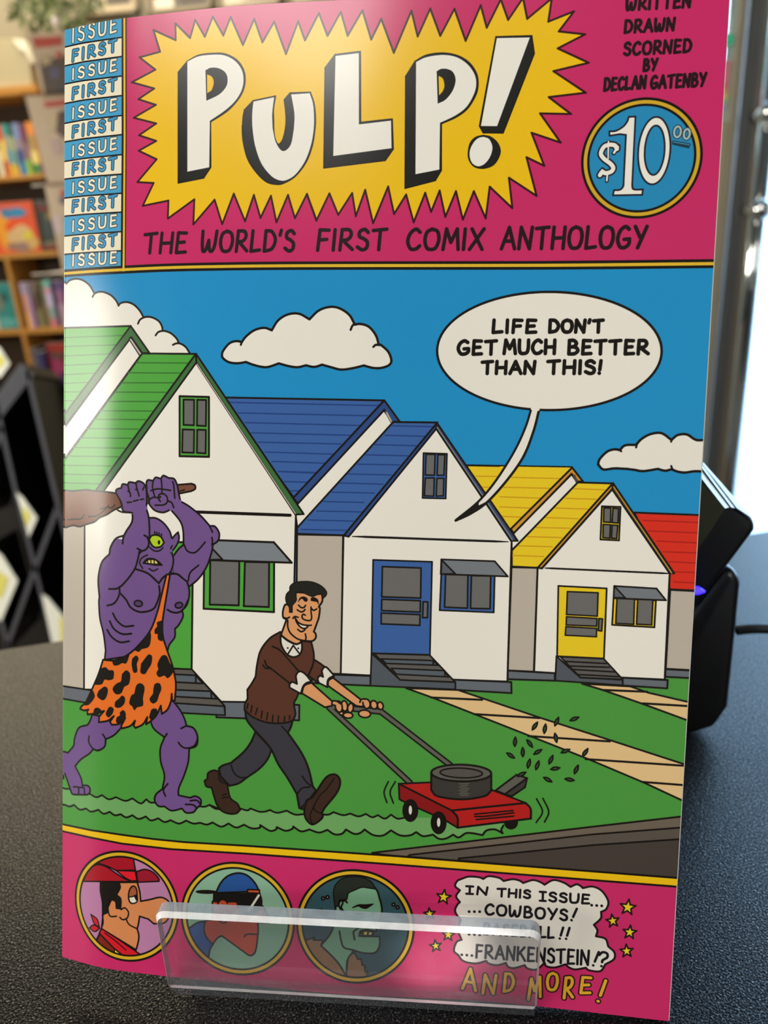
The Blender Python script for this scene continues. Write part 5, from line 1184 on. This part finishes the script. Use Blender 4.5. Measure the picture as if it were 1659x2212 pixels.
def bagged(tl, tr, br, bl, red, blobs, label, dy=0):
    Y = YK - 10 + dy
    q = [at(*p, Y) for p in (bl, br, tr, tl)]
    b = thing('bagged_comic', label, 'comic book', tuple(q[0]), 'bagged comics on the wire rack')
    cv_ = MB().prism(q, (0, 4, 0)).build('cover', mat('bagged_%d_%d' % (tl[1], tl[0]), srgb(206, 186, 160), 0.35, var=0.15, vscale=16), b)
    for k, (poly, c) in enumerate([(red, (186, 62, 44))] + blobs):
        MB().prism([at(*p, Y - 1.2 - .5 * k) for p in poly], (0, .4, 0)).build('printed_shape', mat('bagp_%d_%d' % (tl[1], k), srgb(*c), 0.4, var=0.2, vscale=60), cv_)
    g = [np.array(v) for v in q]
    MB().prism([g[0] + (-8, -6, -6), g[1] + (8, -6, -6), g[2] + (8, -6, 10), g[3] + (-8, -6, 10)], (0, .5, 0)).build('clear_bag', M_BAG, b)
    return b
bagged((60, 72), (172, 66), (190, 200), (92, 208), [(69, 82), (134, 78), (135, 98), (76, 104)],
       [([(84, 132), (150, 118), (150, 204), (98, 206)], (74, 56, 44)), ([(106, 146), (126, 146), (128, 168), (110, 172)], (84, 80, 120)), ([(86, 118), (108, 116), (112, 136), (92, 144)], (186, 166, 130)), ([(118, 110), (132, 110), (134, 124), (122, 126)], (196, 90, 70)), ([(118, 180), (140, 176), (146, 196), (126, 200)], (56, 52, 60))],
       'bagged comic with a red title strip, topmost on the wire rack')
bagged((54, 208), (190, 200), (214, 392), (104, 398), [(94, 219), (160, 212), (162, 228), (97, 233)],
       [([(128, 240), (170, 232), (176, 300), (140, 300), (120, 285)], (70, 30, 36)), ([(106, 300), (128, 296), (136, 330), (116, 336)], (196, 170, 164)), ([(100, 246), (124, 240), (122, 280), (106, 284)], (204, 186, 150))],
       'bagged comic with a dark red figure, second on the wire rack')
bagged((96, 402), (200, 396), (232, 590), (138, 598), [(128, 345 + 65), (160, 408), (164, 424), (132, 428)],
       [([(110, 470), (130, 462), (140, 500), (122, 508)], (214, 196, 200)), ([(126, 352 + 74), (150, 424), (150, 440), (130, 442)], (96, 84, 110))],
       'pale bagged comic, lowest on the wire rack')

# ---------------------------------------------------------------------------------------------
# black lattice display unit behind the counter, far left, with pale cutouts standing in for daylight in its gaps
# ---------------------------------------------------------------------------------------------
YL_ = 1350.0
lt = thing('lattice_shelf', 'black diamond lattice display shelf behind the counter', 'shelf', (xat(40, 1200, YL_), YL_ + 120, FLZ))
def plank(a, b, th, dep=(0, 260, 0), edge=True):
    p, q = at(*a, YL_), at(*b, YL_); d = (q - p) / np.linalg.norm(q - p); nr = np.array([-d[2], 0, d[0]]) * th / 2
    pk = MB().prism([p + nr, p - nr, q - nr, q + nr], dep).build('plank', M_DARK, lt)
    e = nr * 1.0
    MB().prism([p + e + (0, -3, 0), p - e + (0, -3, 0), q - e + (0, -3, 0), q + e + (0, -3, 0)], (0, 3, 0)).build('front_edge', M_EDGE, pk)
DI = (-75, 250, -60)
plank((60, 796), (-60, 955), 34, DI); plank((60, 800), (128, 1098), 9, DI); plank((128, 1098), (220, 1470), 9, DI)
plank((-16, 820), (4, 922), 9, DI); plank((4, 922), (34, 1056), 9, DI); plank((34, 1056), (76, 1225), 9, DI); plank((76, 1225), (124, 1420), 9, DI)
plank((125, 1096), (77, 1226), 10, DI); plank((77, 1226), (14, 1400), 10, DI); plank((-40, 1180), (20, 1400), 10, DI); plank((-60, 1120), (6, 922), 10, DI)
# dark back board
bb = [np.array(at(a, b_, YL_)) + np.array((-40, 262, -30)) for a, b_ in ((58, 842), (126, 1110), (250, 1600), (-160, 1600), (-160, 960))]
MB().prism(bb, (0, 8, 0)).build('back_board', mat('back_board_black', srgb(26, 22, 20), 0.6, var=0.2), lt)
M_WHT = mat('white_daylight_cutout', srgb(255, 252, 236), 0.5, var=0.02); M_YLW = mat('yellow_daylight_cutout', srgb(240, 230, 120), 0.5, var=0.04)  # pale colours for daylight showing through the lattice
for k, (ow, iy, lab) in enumerate((
        ([(35, 1064), (48, 1074), (80, 1119), (62, 1160), (52, 1120)], [(50, 1092), (66, 1112), (58, 1138), (50, 1116)], 'white and yellow leaflet standing in for daylight in the upper gap of the lattice shelf'),
        ([(-20, 1180), (4, 1200), (38, 1255), (2, 1342), (-20, 1330)], [(-20, 1220), (18, 1250), (4, 1292), (-20, 1290)], 'white and yellow leaflet standing in for daylight at the left edge of the lattice shelf'),
        ([(90, 1284), (104, 1292), (160, 1360), (160, 1400), (114, 1396)], [(128, 1330), (158, 1368), (158, 1400), (132, 1398)], 'white and yellow leaflet standing in for daylight just above the counter edge'),
        ([(-20, 740), (0, 752), (21, 786), (0, 816), (-20, 810)], [(-20, 762), (4, 768), (12, 782), (-4, 798)], 'white and yellow leaflet standing in for daylight on top of the lattice shelf'))):
    lf = thing('cutout', lab, 'cutout', tuple(at(*ow[0], YL_ - 8)), 'daylight cutouts in the lattice shelf')
    MB().prism([at(*p, YL_ - 8) for p in ow], (0, 3, 0)).build('sheet', M_WHT, lf)
    MB().prism([at(*p, YL_ - 9) for p in iy], (0, .6, 0)).build('yellow_inset', M_YLW, lf)
q = at(40, 1150, YL_)
area('cutout_fill_light', (q[0] * MM - 1.3, q[1] * MM - 0.9, q[2] * MM + 0.9), tuple(q * MM), 0.5, 0.5, 30, (1.0, 0.97, 0.86))  # added lamp that lifts the cutouts to daylight brightness
